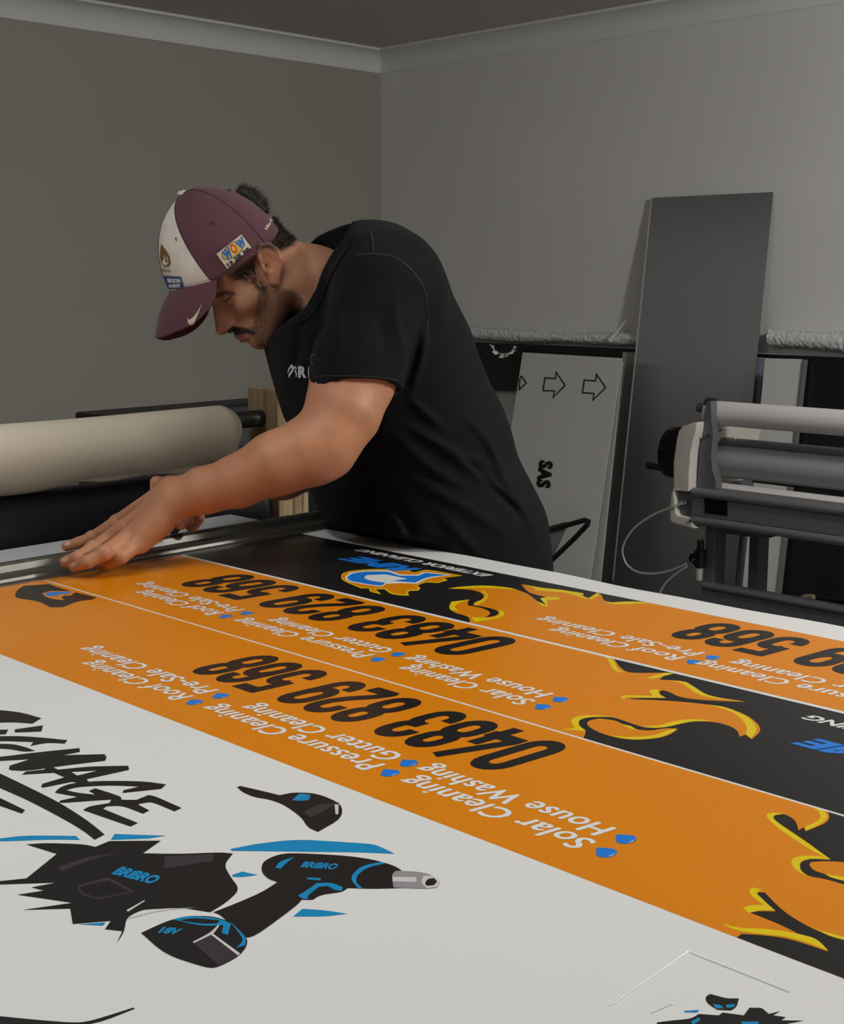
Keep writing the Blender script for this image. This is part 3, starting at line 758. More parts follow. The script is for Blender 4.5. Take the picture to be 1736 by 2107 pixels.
# letters reading down the board: run direction downwards, tops to the right
mb = MB()
A, Bq, Cq = on_plane(m4([(525, 1150), (503, 1338), (622, 1160)]), p0, nn)
V_, F_ = [], []
text_fit(mb, 'SAS', A, (Bq-A)/np.linalg.norm(Bq-A), (Cq-A)/np.linalg.norm(Cq-A), np.linalg.norm(Bq-A), np.linalg.norm(Cq-A), (0, 0, 0), offset=.04, bold=.03, spacing=1.15)
mb.build('lettering', m_inkb, sa)
lean('white_edge_board', (1270,745), (1281,745), (1214,1190), (1236,1190), 4.23, 3.95, 1.04, m_sheetw, label='white board seen edge on behind the arrow sign')
lean('dark_board', (1281,724), (1352,728), (1232,1190), (1330,1190), 4.37, 4.235, 1.08, m_sheetg, label='dark grey board left of the tall aluminium sheet')
o, nn2, p2 = lean('aluminium_sheet', (1340,407), (1590,395), (1260,1195), (1531,1000), 4.42, 4.175, 1.69, m_metal, t=.003, label='tall brushed aluminium sheet leaning high against the wall', cat='metal sheet')
q = on_plane([(1338.5,407), (1341,407), (1262,1195), (1259,1195)], p2, nn2, .0008)
MB().slab(q, nn2, .003).build('sheet_edge', m_edge, o)
lean('blue_grey_board', (1545,735), (1569,735), (1490,1240), (1527,1240), 4.368, 4.235, 1.06, m_blue, label='narrow blue grey board right of the aluminium sheet')
lean('brown_grey_board', (1571,736), (1579,737), (1530,1240), (1546,1240), 4.375, 4.245, 1.07, m_sheetg, label='brown grey board edge beside the white board')
lean('tall_white_board', (1574,737), (1650,739), (1525,1230), (1596,1240), 4.25, 3.97, 1.075, m_sheetw, label='white board between the metal sheet and the black panel')
lean('silver_strip', (1652,740), (1661,740), (1597,1240), (1605,1240), 4.24, 3.955, 1.075, m_silver, label='thin silver strip at the left edge of the black board', cat='strip')
lean('wide_black_board', (1660,738), (1990,750), (1605,1240), (2010,1330), 4.26, 3.98, 1.075, m_sheetb, label='wide black board behind the laminator at the right')
# bubble wrap lying along the top edge
m_bub = mat('bubble_wrap_plastic', (0.88, 0.87, 0.85), 0.25, bump=1.0, bscale=90, alpha=.85, coat=.6)
def bubble(name, x0, x1, zc, hh, dd, seed, label, sag=0.0):
    V = []; F = []; n = int((x1-x0)/.006); m_ = 28
    rg = np.random.default_rng(seed)
    for i in range(n+1):
        x = x0+(x1-x0)*i/n
        h = hh*(1+.16*math.sin(x*5+seed)+.10*math.sin(x*13+seed*2)); z0 = zc+.006*math.sin(x*4)
        for k in range(m_):
            a = 2*math.pi*k/m_
            bmp = 1+.06*math.sin(x*330+a*3)*math.sin(a*11+x*40)+.075*rg.standard_normal()
            V.append((x, 4.402+dd*math.cos(a)*bmp, z0+h*math.sin(a)*bmp))
    for i in range(n):
        for k in range(m_): a = i*m_+k; b = i*m_+(k+1) % m_; F.append((a, b, b+m_, a+m_))
    F.append(tuple(range(m_))); F.append(tuple(n*m_+k for k in range(m_))[::-1])
    o = link(name, mesh_from(name, V, F), m_bub, None, smooth=True); tag(o, label, 'bubble wrap', None); return o
bubble('bubble_wrap', -4.05, at_y(1306, 705, 4.36)[0], 1.144, .024, .028, 3, 'crumpled bubble wrap strip on the boards, left of the aluminium sheet')
bubble('bubble_wrap', at_y(1572, 715, 4.36)[0], 0.9, 1.162, .034, .028, 5, 'crumpled bubble wrap strip on the boards, right of the aluminium sheet')
# hanging loop and upright wisp of the film
c = at_y(1045, 716, 4.21)
V = []; F = []
for i in range(25):
    t = i/24; x = c[0]-.075+.15*t; dz = -.045*math.sin(math.pi*t)
    for j in range(5):
        s_ = j/4; V.append((x+.004*math.sin(i*2.1), 4.18+.02*math.sin(i)*s_, 1.11+dz*(.75+.35*s_)+.004*math.sin(i*3.3+j)))
for i in range(24):
    for j in range(4): a = i*5+j; F.append((a, a+1, a+6, a+5))
o = link('bubble_wrap_tail', mesh_from('bubble_wrap_tail', V, F), m_bub, None, smooth=True); tag(o, 'loose loop of bubble wrap hanging over the black panel', 'bubble wrap'); o.modifiers.new('s', 'SOLIDIFY').thickness = .002
c0 = at_y(1255, 700, 4.36); c1 = at_y(1287, 658, 4.36)
mb = MB().tube([c0, c0*.6+c1*.4+np.array([.004, 0, 0]), c1], [.014, .007, .0015], 8); o = mb.build('bubble_wrap_wisp', m_bub, smooth=60); tag(o, 'thin wisp of plastic film sticking up from the bubble wrap', 'bubble wrap')
# folding chair frame behind the man
m_ctube = mat('black_tube', (0.010, 0.010, 0.011), 0.3)
ch = empty('folding_chair', at_y(1150, 1100, 3.3)*np.array([1, 1, 0]), 'black folding frame with grey sling, right of the man', 'chair')
m4p = lambda x, y, Y: at_y(960+x*.28486, 620+y*.28486, Y)
MB().tube([m4p(440, 1690, 3.3), m4p(600, 1648, 3.3), m4p(740, 1612, 3.3), m4p(855, 1580, 3.3), m4p(880, 1588, 3.3), m4p(872, 1612, 3.3), m4p(790, 1700, 3.3), m4p(655, 1830, 3.3), m4p(480, 2000, 3.3)], .0085, 12).build('frame', m_ctube, ch, smooth=50)
MB().tube([m4p(600, 1648, 3.31), m4p(720, 1616, 3.31)], .0108, 12).build('grip', m_ctube, ch, smooth=50)
q = [m4p(560, 1660, 3.312), m4p(722, 1622, 3.312), m4p(690, 1700, 3.312), m4p(620, 1850, 3.312), m4p(520, 1850, 3.312)]
MB().add(q+[p+np.array([0, .002, 0]) for p in q], [(0,1,2,3,4),(9,8,7,6,5),(0,5,6,1),(1,6,7,2),(2,7,8,3),(3,8,9,4),(4,9,5,0)]).build('sling', m_sheetg, ch)
b0 = m4p(480, 2000, 3.3); b1 = m4p(440, 1690, 3.3)
MB().tube([b0, (b0[0]-.15, 3.3, .0)], .0085, 10).build('leg', m_ctube, ch, smooth=50)
MB().tube([b1, (b1[0]-.1, 3.3, .0)], .0085, 10).build('leg', m_ctube, ch, smooth=50)
place(ch)

# ------------------------------------------------------------------ cold laminator at the right
m_lgrey = mat('laminator_dark_grey', (0.13, 0.138, 0.155), 0.42, metal=.3)
m_lsteel = mat('laminator_beam_grey', (0.22, 0.22, 0.225), 0.38, metal=.5)
m_lcream = mat('laminator_cream_cover', (0.56, 0.53, 0.47), 0.4)
m_rubber = mat('grey_silicone_roller', (0.36, 0.365, 0.37), 0.45)
m_core = mat('cardboard_core', (0.62, 0.58, 0.57), 0.7, bump=.05, bscale=20)
m_shine = mat('chrome', (0.7, 0.7, 0.7), 0.15, metal=1.0)
m_gold = mat('brass_screw', (0.42, 0.24, 0.07), 0.35, metal=.8)
m_clear = mat('clear_tube', (0.75, 0.76, 0.76), 0.1, trans=.6, coat=1)
m_gloss = mat('gloss_black', (0.004, 0.004, 0.005), 0.12)
lam = empty('cold_laminator', (-1.2, 3.25, 0), 'grey wide format cold laminator on its stand with cream end cover', 'laminator')
LY = 3.10; LXE = -0.10
def a5(x, y, Y=LY): return at_y(1240+x*.2857, 780+y*.2857, Y)
def a5p(pts, Y=LY): return [(lambda v: (v[0], v[2]))(a5(x, y, Y)) for x, y in pts]
bx0 = a5(650, 785)[0]
zt, zb = a5(660, 785)[2], a5(690, 1050)[2]
# front beam: rolled edges top and bottom
def beam(name, x0, x1, y, z0, z1, material, parent, r=.012, depth=.05):
    prof = [(y+depth, z0), (y, z0)]
    for i in range(7): t = math.radians(-90+180*i/6); prof.append((y-r*math.cos(t), z0+r+r*math.sin(t)))
    prof += [(y-.002, z0+2*r+.002), (y-.002, z1-2*r-.002)]
    for i in range(7): t = math.radians(-90+180*i/6); prof.append((y-r*math.cos(t), z1-r+r*math.sin(t)))
    prof += [(y+depth, z1)]
    return MB().prism(prof, x0, x1, 0).build(name, material, parent, smooth=35)
beam('front_beam', bx0, LXE, LY, zb, zt, m_lsteel, lam)
q = a5p([(728,850),(892,872),(896,985),(735,965)], LY-.004)
MB().add([(x, LY-.004, z) for x, z in q]+[(x, LY+.0, z) for x, z in q], [(0,1,2,3),(7,6,5,4),(0,4,5,1),(1,5,6,2),(2,6,7,3),(3,7,4,0)]).build('display_window', m_gloss, lam)
# side plate (dark) and cream cover wrapped round it
YB = LY+.34
sp = a5p([(645,800),(660,600),(670,480),(690,400),(700,250),(722,165),(748,165),(752,300),(764,400),(758,470),(750,560),(760,660),(785,740),(785,798),(740,800)])
MB().prism(sp, LY+.02, LY+.05, 1).build('side_plate', m_lgrey, lam, bevel=.002)
cv = a5p([(545,430),(560,370),(590,335),(640,322),(660,312),(700,308),(692,380),(670,450),(655,520),(645,640),(640,808),(532,800),(545,960),(560,980),(655,1000),(668,1050),(700,1072),(660,1078),(520,1040),(500,1020),(492,930),(505,820),(522,760),(522,600)])
MB().prism(cv, LY-.012, YB, 1).build('end_cover', m_lcream, lam, bevel=.006)
q = a5p([(532,800),(645,808),(655,1000),(560,980),(545,965)])
MB().prism(q, LY+.005, YB-.02, 1).build('control_panel', m_lgrey, lam, bevel=.001)
# handwheel on the end: axis along x
wc = a5(545, 530, LY+.13)
wx = wc[0]
MB().tube([(wx-.005, LY+.13, wc[2]), (wx-.022, LY+.13, wc[2]), (wx-.030, LY+.13, wc[2])], [.073, .073, .062], 40).build('handwheel', m_gloss, lam, smooth=40)
hw = [o_ for o_ in lam.children if o_.name.startswith('handwheel')][0]
g0 = a5(470, 650, LY+.10)
MB().tube([(wx-.02, LY+.10, g0[2]), (wx-.034, LY+.10, g0[2]+.001), (wx-.05, LY+.10, g0[2]+.003), (wx-.083, LY+.10, g0[2]+.005), (wx-.087, LY+.10, g0[2]+.005)], [.009, .009, .010, .011, .008], 16).build('crank_handle', m_blackpl, hw, smooth=50)
# rollers
def cyl(name, xa, xb, y, z, r, material, parent, seg=40): return MB().tube([(xa, y, z), (xb, y, z)], r, seg).build(name, material, parent, smooth=40)
def fit(x, ytop, ybot, Y):
    a_, b_ = a5(x, ytop, Y), a5(x, ybot, Y); return a_[0], (a_[2]+b_[2])/2, (a_[2]-b_[2])/2
x_, z_, r_ = fit(790, 155, 330, LY+.08)
tb = empty('paper_core', (x_, LY+.08, z_), 'pale cardboard core on the top bar of the laminator', 'cardboard tube')
MB().tube([(x_-.012, LY+.08, z_), (LXE-.02, LY+.08, z_)], r_, 48, mi=0).build('tube', m_core, tb, smooth=40)
place(tb)
MB().tube([(x_-.045, LY+.08, z_+.012), (LXE+.02, LY+.08, z_+.012)], .013, 20).build('top_bar', m_lgrey, lam, smooth=40)
mb = MB(); c_ = a5(735, 180, LY+.05)
mb.tube([(c_[0]-.006, LY+.07, c_[2]), (c_[0]+.022, LY+.07, c_[2])], .016, 24).build('bar_collar', m_pipe, lam, smooth=40)
x_, z_, r_ = fit(830, 430, 700, LY+.14)
cyl('top_roller', x_, LXE, LY+.14, z_, r_, m_rubber, lam, 64)
# grey cover strip over the roller
x2, z2, r2 = x_, z_, r_
MB().prism([(LY+.14+(r2+t)*math.cos(a), z2+(r2+t)*math.sin(a)) for t, rng in ((.003, range(50, 131, 8)), (.006, range(130, 49, -8))) for a in [math.radians(k) for k in rng]], x_+.01, LXE, 0).build('roller_guard', m_lgrey, lam, smooth=40)
x_, z_, r_ = fit(800, 730, 900, LY+.10)
cyl('bottom_roller', x_-.01, LXE, LY+.10, z_-.004, r_, m_core, lam, 48)
MB().box((bx0+.08, LY+.17, zt+.005), (LXE, LY+.30, zt+.018)).build('rear_tray', m_lgrey, lam)
MB().box((bx0+.02, LY+.06, zt-.08), (LXE, LY+.32, zt-.04)).build('bed', m_lgrey, lam)
# brass clamp, screws
c_ = a5(830, 390, LY+.06); MB().box((c_[0]-.010, LY+.05, c_[2]-.022), (c_[0]+.009, LY+.058, c_[2]+.020)).build('brass_clamp', m_gold, lam, bevel=.002)
MB().tube([(c_[0]+.004, LY+.045, c_[2]+.012), (c_[0]+.004, LY+.06, c_[2]+.012)], .008, 16).build('clamp_screw', m_shine, lam, smooth=40)
for sx, sy in ((710, 415), (760, 405), (660, 540), (672, 1012)):
    c_ = a5(sx, sy, LY+.014); MB().tube([(c_[0], LY+.012 if sy < 900 else LY-.016, c_[2]), (c_[0], LY+.022, c_[2])], .0045, 12).build('screw', m_shine, lam, smooth=40)
MB().tube([a5(p[0], p[1], LY+.06) for p in ((870, 350), (900, 360), (930, 395), (958, 432))], .0018, 8).build('wire', m_core, lam, smooth=50)
# stand
lx0, lx1 = a5(680, 1100)[0], a5(750, 1100)[0]
for xl in (lx0, LXE-.1):
    MB().box((xl, LY+.04, .03), (xl+(lx1-lx0), LY+.10, zb+.01)).build('stand_leg', m_lgrey, lam, bevel=.003)
    MB().box((xl+.02, LY+.24, .03), (xl+(lx1-lx0)+.02, LY+.30, zb+.02)).build('stand_leg', m_lgrey, lam, bevel=.003)
    MB().box((xl-.01, LY-.15, .0), (xl+(lx1-lx0)+.01, LY+.45, .03)).build('foot', m_lgrey, lam, bevel=.003)
MB().box((lx0+.02, LY+.10, zb-.035), (lx1+.12, LY+.24, zb+.015)).build('motor_box', m_lgrey, lam, bevel=.003)
zr = a5(700, 1480)[2]
beam('stand_rail', lx0+.004, LXE, LY+.03, zr-.075, zr, m_lgrey, lam, r=.009, depth=.03)
# air regulator on the leg and its clear hoses
c_ = a5(640, 1300, LY-.02)
rgx, rgz = c_[0], c_[2]
reg = MB().tube([(rgx, LY+.02, rgz-.028), (rgx, LY+.02, rgz-.02), (rgx, LY+.02, rgz+.02), (rgx, LY+.02, rgz+.024), (rgx, LY+.02, rgz+.045), (rgx, LY+.02, rgz+.050)], [.012, .017, .017, .010, .010, .007], 20).build('air_regulator', m_gloss, lam, smooth=40)
MB().tube([(rgx-.006, LY-.005, rgz), (rgx-.006, LY+.005, rgz)], .014, 20).build('gauge', m_gloss, reg, smooth=40)
MB().tube([(rgx, LY+.02, rgz-.03), (rgx, LY+.02, rgz-.062), (rgx, LY+.02, rgz-.066)], [.0095, .0095, .006], 20).build('water_bowl', m_clear, reg, smooth=40)
MB().tube([(rgx-.004, LY-.01, rgz-.004), (rgx-.004, LY+.0, rgz-.004)], .004, 12).build('fitting', m_shine, reg, smooth=40)
c_ = a5(580, 890, LY-.01)
MB().tube([(c_[0]-.012, LY-.006, c_[2]-.004), (c_[0]+.010, LY-.006, c_[2]+.004)], .0055, 14).build('hose_fitting', m_shine, lam, smooth=40)
def curve_pts(P, n=8):
    P = [np.array(p, float) for p in P]; out = []
    for i in range(len(P)-1):
        p0_ = P[max(i-1, 0)]; p1_ = P[i]; p2_ = P[i+1]; p3_ = P[min(i+2, len(P)-1)]
        for k in range(n):
            t = k/n; out.append(.5*((2*p1_)+(-p0_+p2_)*t+(2*p0_-5*p1_+4*p2_-p3_)*t*t+(-p0_+3*p1_-3*p2_+p3_)*t**3))
    out.append(P[-1]); return out
hose = empty('air_hose', a5(150, 1200, LY-.03), 'clear air hose looping beside the laminator', 'hose')
MB().tube(curve_pts([a5(x, y, LY-.02) for x, y in ((570,897),(500,922),(400,960),(300,1015),(210,1090),(155,1180),(142,1250),(170,1330),(240,1385),(340,1402),(450,1388),(540,1358),(600,1330))]), .0030, 8).build('hose_loop', m_clear, hose, smooth=60)
MB().tube(curve_pts([a5(x, y, LY-.02) for x, y in ((605,1348),(540,1392),(470,1450),(425,1510),(400,1600),(410,1800))]), .0030, 8).build('hose_drop', m_clear, hose, smooth=60)
place(hose); place(lam)
# small cream handled thing on the black board shelf behind the rail
m_ivory = mat('ivory_plastic', (0.62, 0.52, 0.35), 0.4)
hk = empty('tape_ring', a5(1500, 1590, 3.6), 'cream curved tape ring lying on a black tube behind the lower rail', 'tape ring')
MB().tube(curve_pts([a5(x, y, 3.6) for x, y in ((1415,1625),(1425,1595),(1450,1578),(1480,1572),(1518,1574))]), [.010]*33, 10).build('ring', m_ivory, hk, smooth=50)
MB().tube([a5(1520, 1590, 3.62), a5(1900, 1640, 3.62)], .014, 12).build('black_tube', m_gloss, hk, smooth=50)
place(hk)
# ------------------------------------------------------------------ implicit surface modelling for the figure
def Kc(px, py, d): return np.array([(px-CX)/FPX*d, (py-CY)/FPX*d, d])      # camera axes: right, down, forward
def c2w(P): P = np.atleast_2d(P); return CAM + P[:, :1]*RT + P[:, 1:2]*DN + P[:, 2:3]*FW
def w2c(p): v = np.array(p)-CAM; return np.array([v@RT, v@DN, v@FW])
def Kz(px, py, z): return w2c(at_z(px, py, z))
def smin(a, b, k):
    h = np.clip(.5+.5*(b-a)/k, 0, 1); return b*(1-h)+a*h-k*h*(1-h)
def smax(a, b, k): return -smin(-a, -b, k)
def s_ell(P, c, r, R=None):
    q = P-np.array(c)
    if R is not None: q = q@np.array(R)
    r = np.array(r); k0 = np.sqrt(((q/r)**2).sum(1)); k1 = np.sqrt(((q/(r*r))**2).sum(1))
    return k0*(k0-1)/np.maximum(k1, 1e-9)
def s_cap(P, a, b, ra, rb):
    a = np.array(a, float); b = np.array(b, float); ab = b-a
    t = np.clip(((P-a)@ab)/(ab@ab), 0, 1)
    return np.sqrt(((P-a-t[:, None]*ab)**2).sum(1))-(ra+(rb-ra)*t)
def s_ecap(P, a, b, A, B, lat):
    """tapered capsule of elliptic section; A,B = (in-plane radius, lateral radius)"""
    a = np.array(a, float); b = np.array(b, float); ab = b-a; L = np.linalg.norm(ab); ax = ab/L
    lat = np.array(lat, float); lat = lat-ax*(lat@ax); lat /= np.linalg.norm(lat); u = np.cross(ax, lat)
    q = P-a; t0 = q@ax; t = np.clip(t0/L, 0, 1); e = t0-t*L
    ru = A[0]+(B[0]-A[0])*t; rl = A[1]+(B[1]-A[1])*t; m_ = np.minimum(ru, rl)
    return (np.sqrt(((q@u)/ru)**2+((q@lat)/rl)**2+(e/m_)**2)-1)*m_
def chain(P, pts, k, f=None):
    d = None
    for (a, ra), (b, rb) in zip(pts[:-1], pts[1:]):
        e = s_cap(P, a, b, ra, rb); d = e if d is None else smin(d, e, k)
    return d
def inpoly(x, y, poly):
    c = np.zeros(len(x), bool); n = len(poly)
    for i in range(n):
        x0, y0 = poly[i]; x1, y1 = poly[(i+1) % n]
        m_ = ((y0 > y) != (y1 > y)) & (x < (x1-x0)*(y-y0)/((y1-y0) if y1 != y0 else 1e-9)+x0); c ^= m_
    return c
def vnoise(P, s, seed=0):
    rg = np.random.default_rng(seed); T = rg.random((32, 32, 32)); Q = P*s; i = np.floor(Q).astype(int); f = Q-i; f = f*f*(3-2*f); o = 0
    for dx in (0, 1):
        for dy in (0, 1):
            for dz in (0, 1):
                wt = (f[:, 0] if dx else 1-f[:, 0])*(f[:, 1] if dy else 1-f[:, 1])*(f[:, 2] if dz else 1-f[:, 2])
                o = o+wt*T[(i[:, 0]+dx) % 32, (i[:, 1]+dy) % 32, (i[:, 2]+dz) % 32]
    return o*2-1
def nets(f, lo, hi, h, margin=1.6):
    """surface nets over a box; f takes (N,3) points; only cells near the surface are refined"""
    lo = np.array(lo, float); hi = np.array(hi, float); S = 4
    nc = np.ceil((hi-lo)/(h*S)).astype(int)+1; n = nc*S
    ax = [lo[i]+h*S*np.arange(nc[i]+1) for i in range(3)]
    G = np.stack(np.meshgrid(*ax, indexing='ij'), -1).reshape(-1, 3)
    dc = f(G).reshape(nc+1)
    D = np.repeat(np.repeat(np.repeat(dc[:-1, :-1, :-1], S, 0), S, 1), S, 2).astype(np.float32)
    act = np.abs(dc) < h*S*margin
    cell = np.zeros(nc, bool)
    for dx in (0, 1):
        for dy in (0, 1):
            for dz in (0, 1): cell |= act[dx:nc[0]+dx, dy:nc[1]+dy, dz:nc[2]+dz]
    fine = np.repeat(np.repeat(np.repeat(cell, S, 0), S, 1), S, 2)
    idx = np.argwhere(fine)
    P = lo+idx*h; vals = np.empty(len(P), np.float32)
    for s in range(0, len(P), 400000): vals[s:s+400000] = f(P[s:s+400000])
    D[fine] = vals
    D[0] = D[-1] = 1; D[:, 0] = D[:, -1] = 1; D[:, :, 0] = D[:, :, -1] = 1
    s = D < 0
    cnt = np.zeros(tuple(np.array(D.shape)-1), int)
    for dx in (0, 1):
        for dy in (0, 1):
            for dz in (0, 1): cnt += s[dx:s.shape[0]-1+dx, dy:s.shape[1]-1+dy, dz:s.shape[2]-1+dz]
    m_ = (cnt > 0) & (cnt < 8); ci = np.argwhere(m_); vid = -np.ones(m_.shape, int); vid[m_] = np.arange(len(ci))
    acc = np.zeros((len(ci), 3)); num = np.zeros(len(ci))
    corners = [(a, b, c) for a in (0, 1) for b in (0, 1) for c in (0, 1)]
    for a in corners:
        for k in range(3):
            if a[k]: continue
            b = list(a); b[k] = 1
            va = D[ci[:, 0]+a[0], ci[:, 1]+a[1], ci[:, 2]+a[2]]; vb = D[ci[:, 0]+b[0], ci[:, 1]+b[1], ci[:, 2]+b[2]]
            x = (va < 0) != (vb < 0); t = np.where(x, va/np.where(x, va-vb, 1), 0)
            p = np.array(a, float)[None].repeat(len(ci), 0); p[:, k] += t
            acc += p*x[:, None]; num += x
    V = lo+h*(ci+acc/num[:, None])
    F = []
    for k in range(3):
        sl0 = [slice(None)]*3; sl1 = [slice(None)]*3; sl0[k] = slice(0, -1); sl1[k] = slice(1, None)
        a = s[tuple(sl0)]; b = s[tuple(sl1)]; e = np.argwhere(a != b); fl = a[tuple(e.T)]
        u, v = [(1, 2), (2, 0), (0, 1)][k]
        ok = (e[:, u] > 0) & (e[:, v] > 0) & (e[:, u] < m_.shape[u]) & (e[:, v] < m_.shape[v]); e = e[ok]; fl = fl[ok]
        def at(du, dv):
            q = e.copy(); q[:, u] -= du; q[:, v] -= dv; return vid[tuple(q.T)]
        q = np.stack([at(0, 0), at(1, 0), at(1, 1), at(0, 1)], 1)
        q[~fl] = q[~fl][:, ::-1]; F.append(q)
    F = np.concatenate(F); F = F[(F >= 0).all(1)]
    return V, F
def np_mesh(name, V, F, col=None, flip=False):
    me = bpy.data.meshes.new(name); V = np.asarray(V, np.float32); F = np.asarray(F, np.int32)
    if flip: F = F[:, ::-1]
    me.vertices.add(len(V)); me.vertices.foreach_set('co', V.ravel())
    me.loops.add(F.size); me.loops.foreach_set('vertex_index', np.ascontiguousarray(F).ravel())
    me.polygons.add(len(F)); me.polygons.foreach_set('loop_start', np.arange(len(F))*F.shape[1]); me.polygons.foreach_set('loop_total', np.full(len(F), F.shape[1]))
    me.update(calc_edges=True); me.validate()
    if col is not None:
        at_ = me.attributes.new('Col', 'FLOAT_COLOR', 'POINT'); at_.data.foreach_set('color', np.concatenate([col, np.ones((len(col), 1))], 1).astype(np.float32).ravel())
    return me
# ------------------------------------------------------------------ the man
HD = 2.195                                   # distance of the head's middle from the camera
yawh = math.radians(9)
pt = math.radians(41)
_F = np.array([-math.cos(pt), math.sin(pt), 0.0]); _U = np.array([-math.sin(pt), -math.cos(pt), 0.0])
F_ = _F*math.cos(yawh)+np.array([0, 0, -math.sin(yawh)])
U_ = _U
L_ = np.cross(U_, F_); L_ = L_ if L_[2] < 0 else -L_
U_ = U_/np.linalg.norm(U_)
_a = math.radians(9); U_, L_ = U_*math.cos(_a)+L_*math.sin(_a), L_*math.cos(_a)-U_*math.sin(_a)
HO = Kc(547, 552, HD)
HR = np.stack([F_, L_, U_], 1)                # columns: forward, left, up of the head in camera axes
def h2c(P): return HO+np.atleast_2d(P)@HR.T
def c2h(P): return (np.atleast_2d(P)-HO)@HR
def zh(x, y):                                 # reading in the enlarged head view -> head side-plane coordinates (forward, up)
    px, py = 280+x/3.472, 340+y/3.472
    v = Kc(px, py, HD)-HO
    return v[0]*_F[0]+v[1]*_F[1], v[0]*_U[0]+v[1]*_U[1]
def zhp(pts): return [zh(*p) for p in pts]
def zproj(P):                                 # head points, mirrored to the near side, in the enlarged head view's own units
    Q = P.copy(); Q[:, 1] = np.abs(Q[:, 1]); C = h2c(Q)
    return (C[:, 0]/C[:, 2]*FPX+CX-280)*3.472, (C[:, 1]/C[:, 2]*FPX+CY-340)*3.472

neck_a = c2h(Kc(590, 554, 2.20))[0]; neck_b = c2h(Kc(700, 615, 2.215))[0]; neck_m = c2h(Kc(648, 582, 2.205))[0]
def head_sdf(P):
    Q = P.copy(); Q[:, 1] = np.abs(Q[:, 1]); Q[:, 2] = np.where(Q[:, 2] < -.03, -.03+(Q[:, 2]+.03)*1.17, Q[:, 2])
    d = s_ell(Q, (.018, 0, .050), (.078, .073, .086))
    d = smin(d, s_ell(Q, (.040, 0, -.015), (.056, .060, .080)), .03)
    d = smin(d, s_ell(Q, (.066, 0, .034), (.034, .056, .034)), .02)
    d = smin(d, s_cap(Q, (.004, .050, -.048), (.066, .016, -.090), .023, .020), .025)
    d = smin(d, s_cap(Q, (.000, .058, -.010), (.004, .051, -.05), .018, .021), .02)
    d = smin(d, s_ell(Q, (.080, 0, -.093), (.020, .024, .018)), .018)
    d = smin(d, s_ell(Q, (.060, .044, -.024), (.026, .020, .020)), .02)
    d = smin(d, s_ell(Q, (.083, 0, -.062), (.026, .032, .026)), .02)
    d = smin(d, s_cap(Q, (.092, .010, .022), (.078, .044, .019), .010, .009), .014)
    d = smax(d, -s_ell(Q, (.106, .034, .001), (.022, .019, .013)), .012)
    d = smin(d, s_ell(Q, (.079, .032, .000), (.0135, .0145, .0125)), .004)
    d = smin(d, s_cap(Q, (.0885, .022, -.0015), (.079, .046, -.003), .0022, .0018), .003)
    d = smin(d, s_cap(Q, (.094, 0, .012), (.115, 0, -.024), .0080, .0100), .012)
    d = smin(d, s_ell(Q, (.094, 0, -.024), (.021, .013, .026)), .010)
    d = smin(d, s_ell(Q, (.1185, 0, -.032), (.0125, .0115, .0105)), .007)
    d = smin(d, s_ell(Q, (.107, .0125, -.037), (.0105, .0072, .0085)), .005)
    d = smax(d, -s_ell(Q, (.110, .0070, -.0455), (.006, .0042, .0045)), .003)
    d = smin(d, s_ell(Q, (.102, 0, -.0605), (.0105, .022, .0055)), .006)
    d = smin(d, s_ell(Q, (.100, 0, -.0725), (.0105, .020, .0060)), .006)
    d = smax(d, -s_cap(Q, (.113, 0, -.0665), (.094, .024, -.0670), .0013, .0010), .003)
    d = smax(d, -s_ell(Q, (.108, 0, -.0825), (.010, .020, .0045)), .008)
    # ears
    q = P.copy(); q[:, 1] = np.abs(q[:, 1]); q = q-np.array([.007, .073, -.003]); th = math.radians(12); c_, s_ = math.cos(th), math.sin(th)
    E = np.stack([q[:, 0]*c_+q[:, 2]*s_, q[:, 1]-.30*np.maximum(-q[:, 0]+.012, 0), -q[:, 0]*s_+q[:, 2]*c_], 1)
    e = s_ell(E, (-.004, .004, .004), (.0165, .0075, .026))
    e = smin(e, s_ell(E, (.002, .002, -.024), (.010, .006, .012)), .006)
    e = smax(e, -s_ell(E, (-.002, .012, .004), (.0125, .0075, .0195)), .003)
    rim = [(.009, .006, .012), (.008, .007, .024), (-.002, .009, .031), (-.013, .010, .027), (-.019, .010, .014), (-.018, .009, .000), (-.013, .007, -.013), (-.004, .005, -.024)]
    for a, b in zip(rim[:-1], rim[1:]): e = smin(e, s_cap(E, a, b, .0034, .0034), .0025)
    an = [(-.006, .006, .020), (-.011, .006, .008), (-.009, .006, -.006), (-.002, .005, -.014)]
    for a, b in zip(an[:-1], an[1:]): e = smin(e, s_cap(E, a, b, .0026, .0026), .003)
    e = smin(e, s_ell(E, (.0095, .004, -.004), (.004, .0045, .0075)), .004)
    e = smax(e, -s_ell(E, (.0035, .008, -.003), (.0045, .008, .0065)), .002)
    d = smin(d, e, .005)
    # neck
    lat = (0, 1, 0)
    n = s_ecap(P, neck_a, neck_m, (.047, .055), (.054, .058), lat)
    n = smin(n, s_ecap(P, neck_m, neck_b, (.054, .058), (.066, .085), lat), .03)
    d = smin(d, n, .028)
    for sg in (1,):   # tendon from behind the ear to the throat
        d = smin(d, s_cap(P, (-.030, .055, -.020), c2h(Kc(640, 640, 2.155))[0], .013, .011), .02)
    return d
VH, FH = nets(head_sdf, (-.26, -.14, -.26), (.15, .14, .15), .0022, 2.6)
SKIN = np.array([0.41, 0.195, 0.112])
beard = list([(845,735),(905,860),(870,915),(858,1000),(842,1080),(838,1150),(760,1165),(690,1155),(655,1180),(700,1215),(770,1200),(840,1220),(860,1300),(1020,1300),(1240,1090),(1190,960),(1120,900),(1010,860),(940,850)])
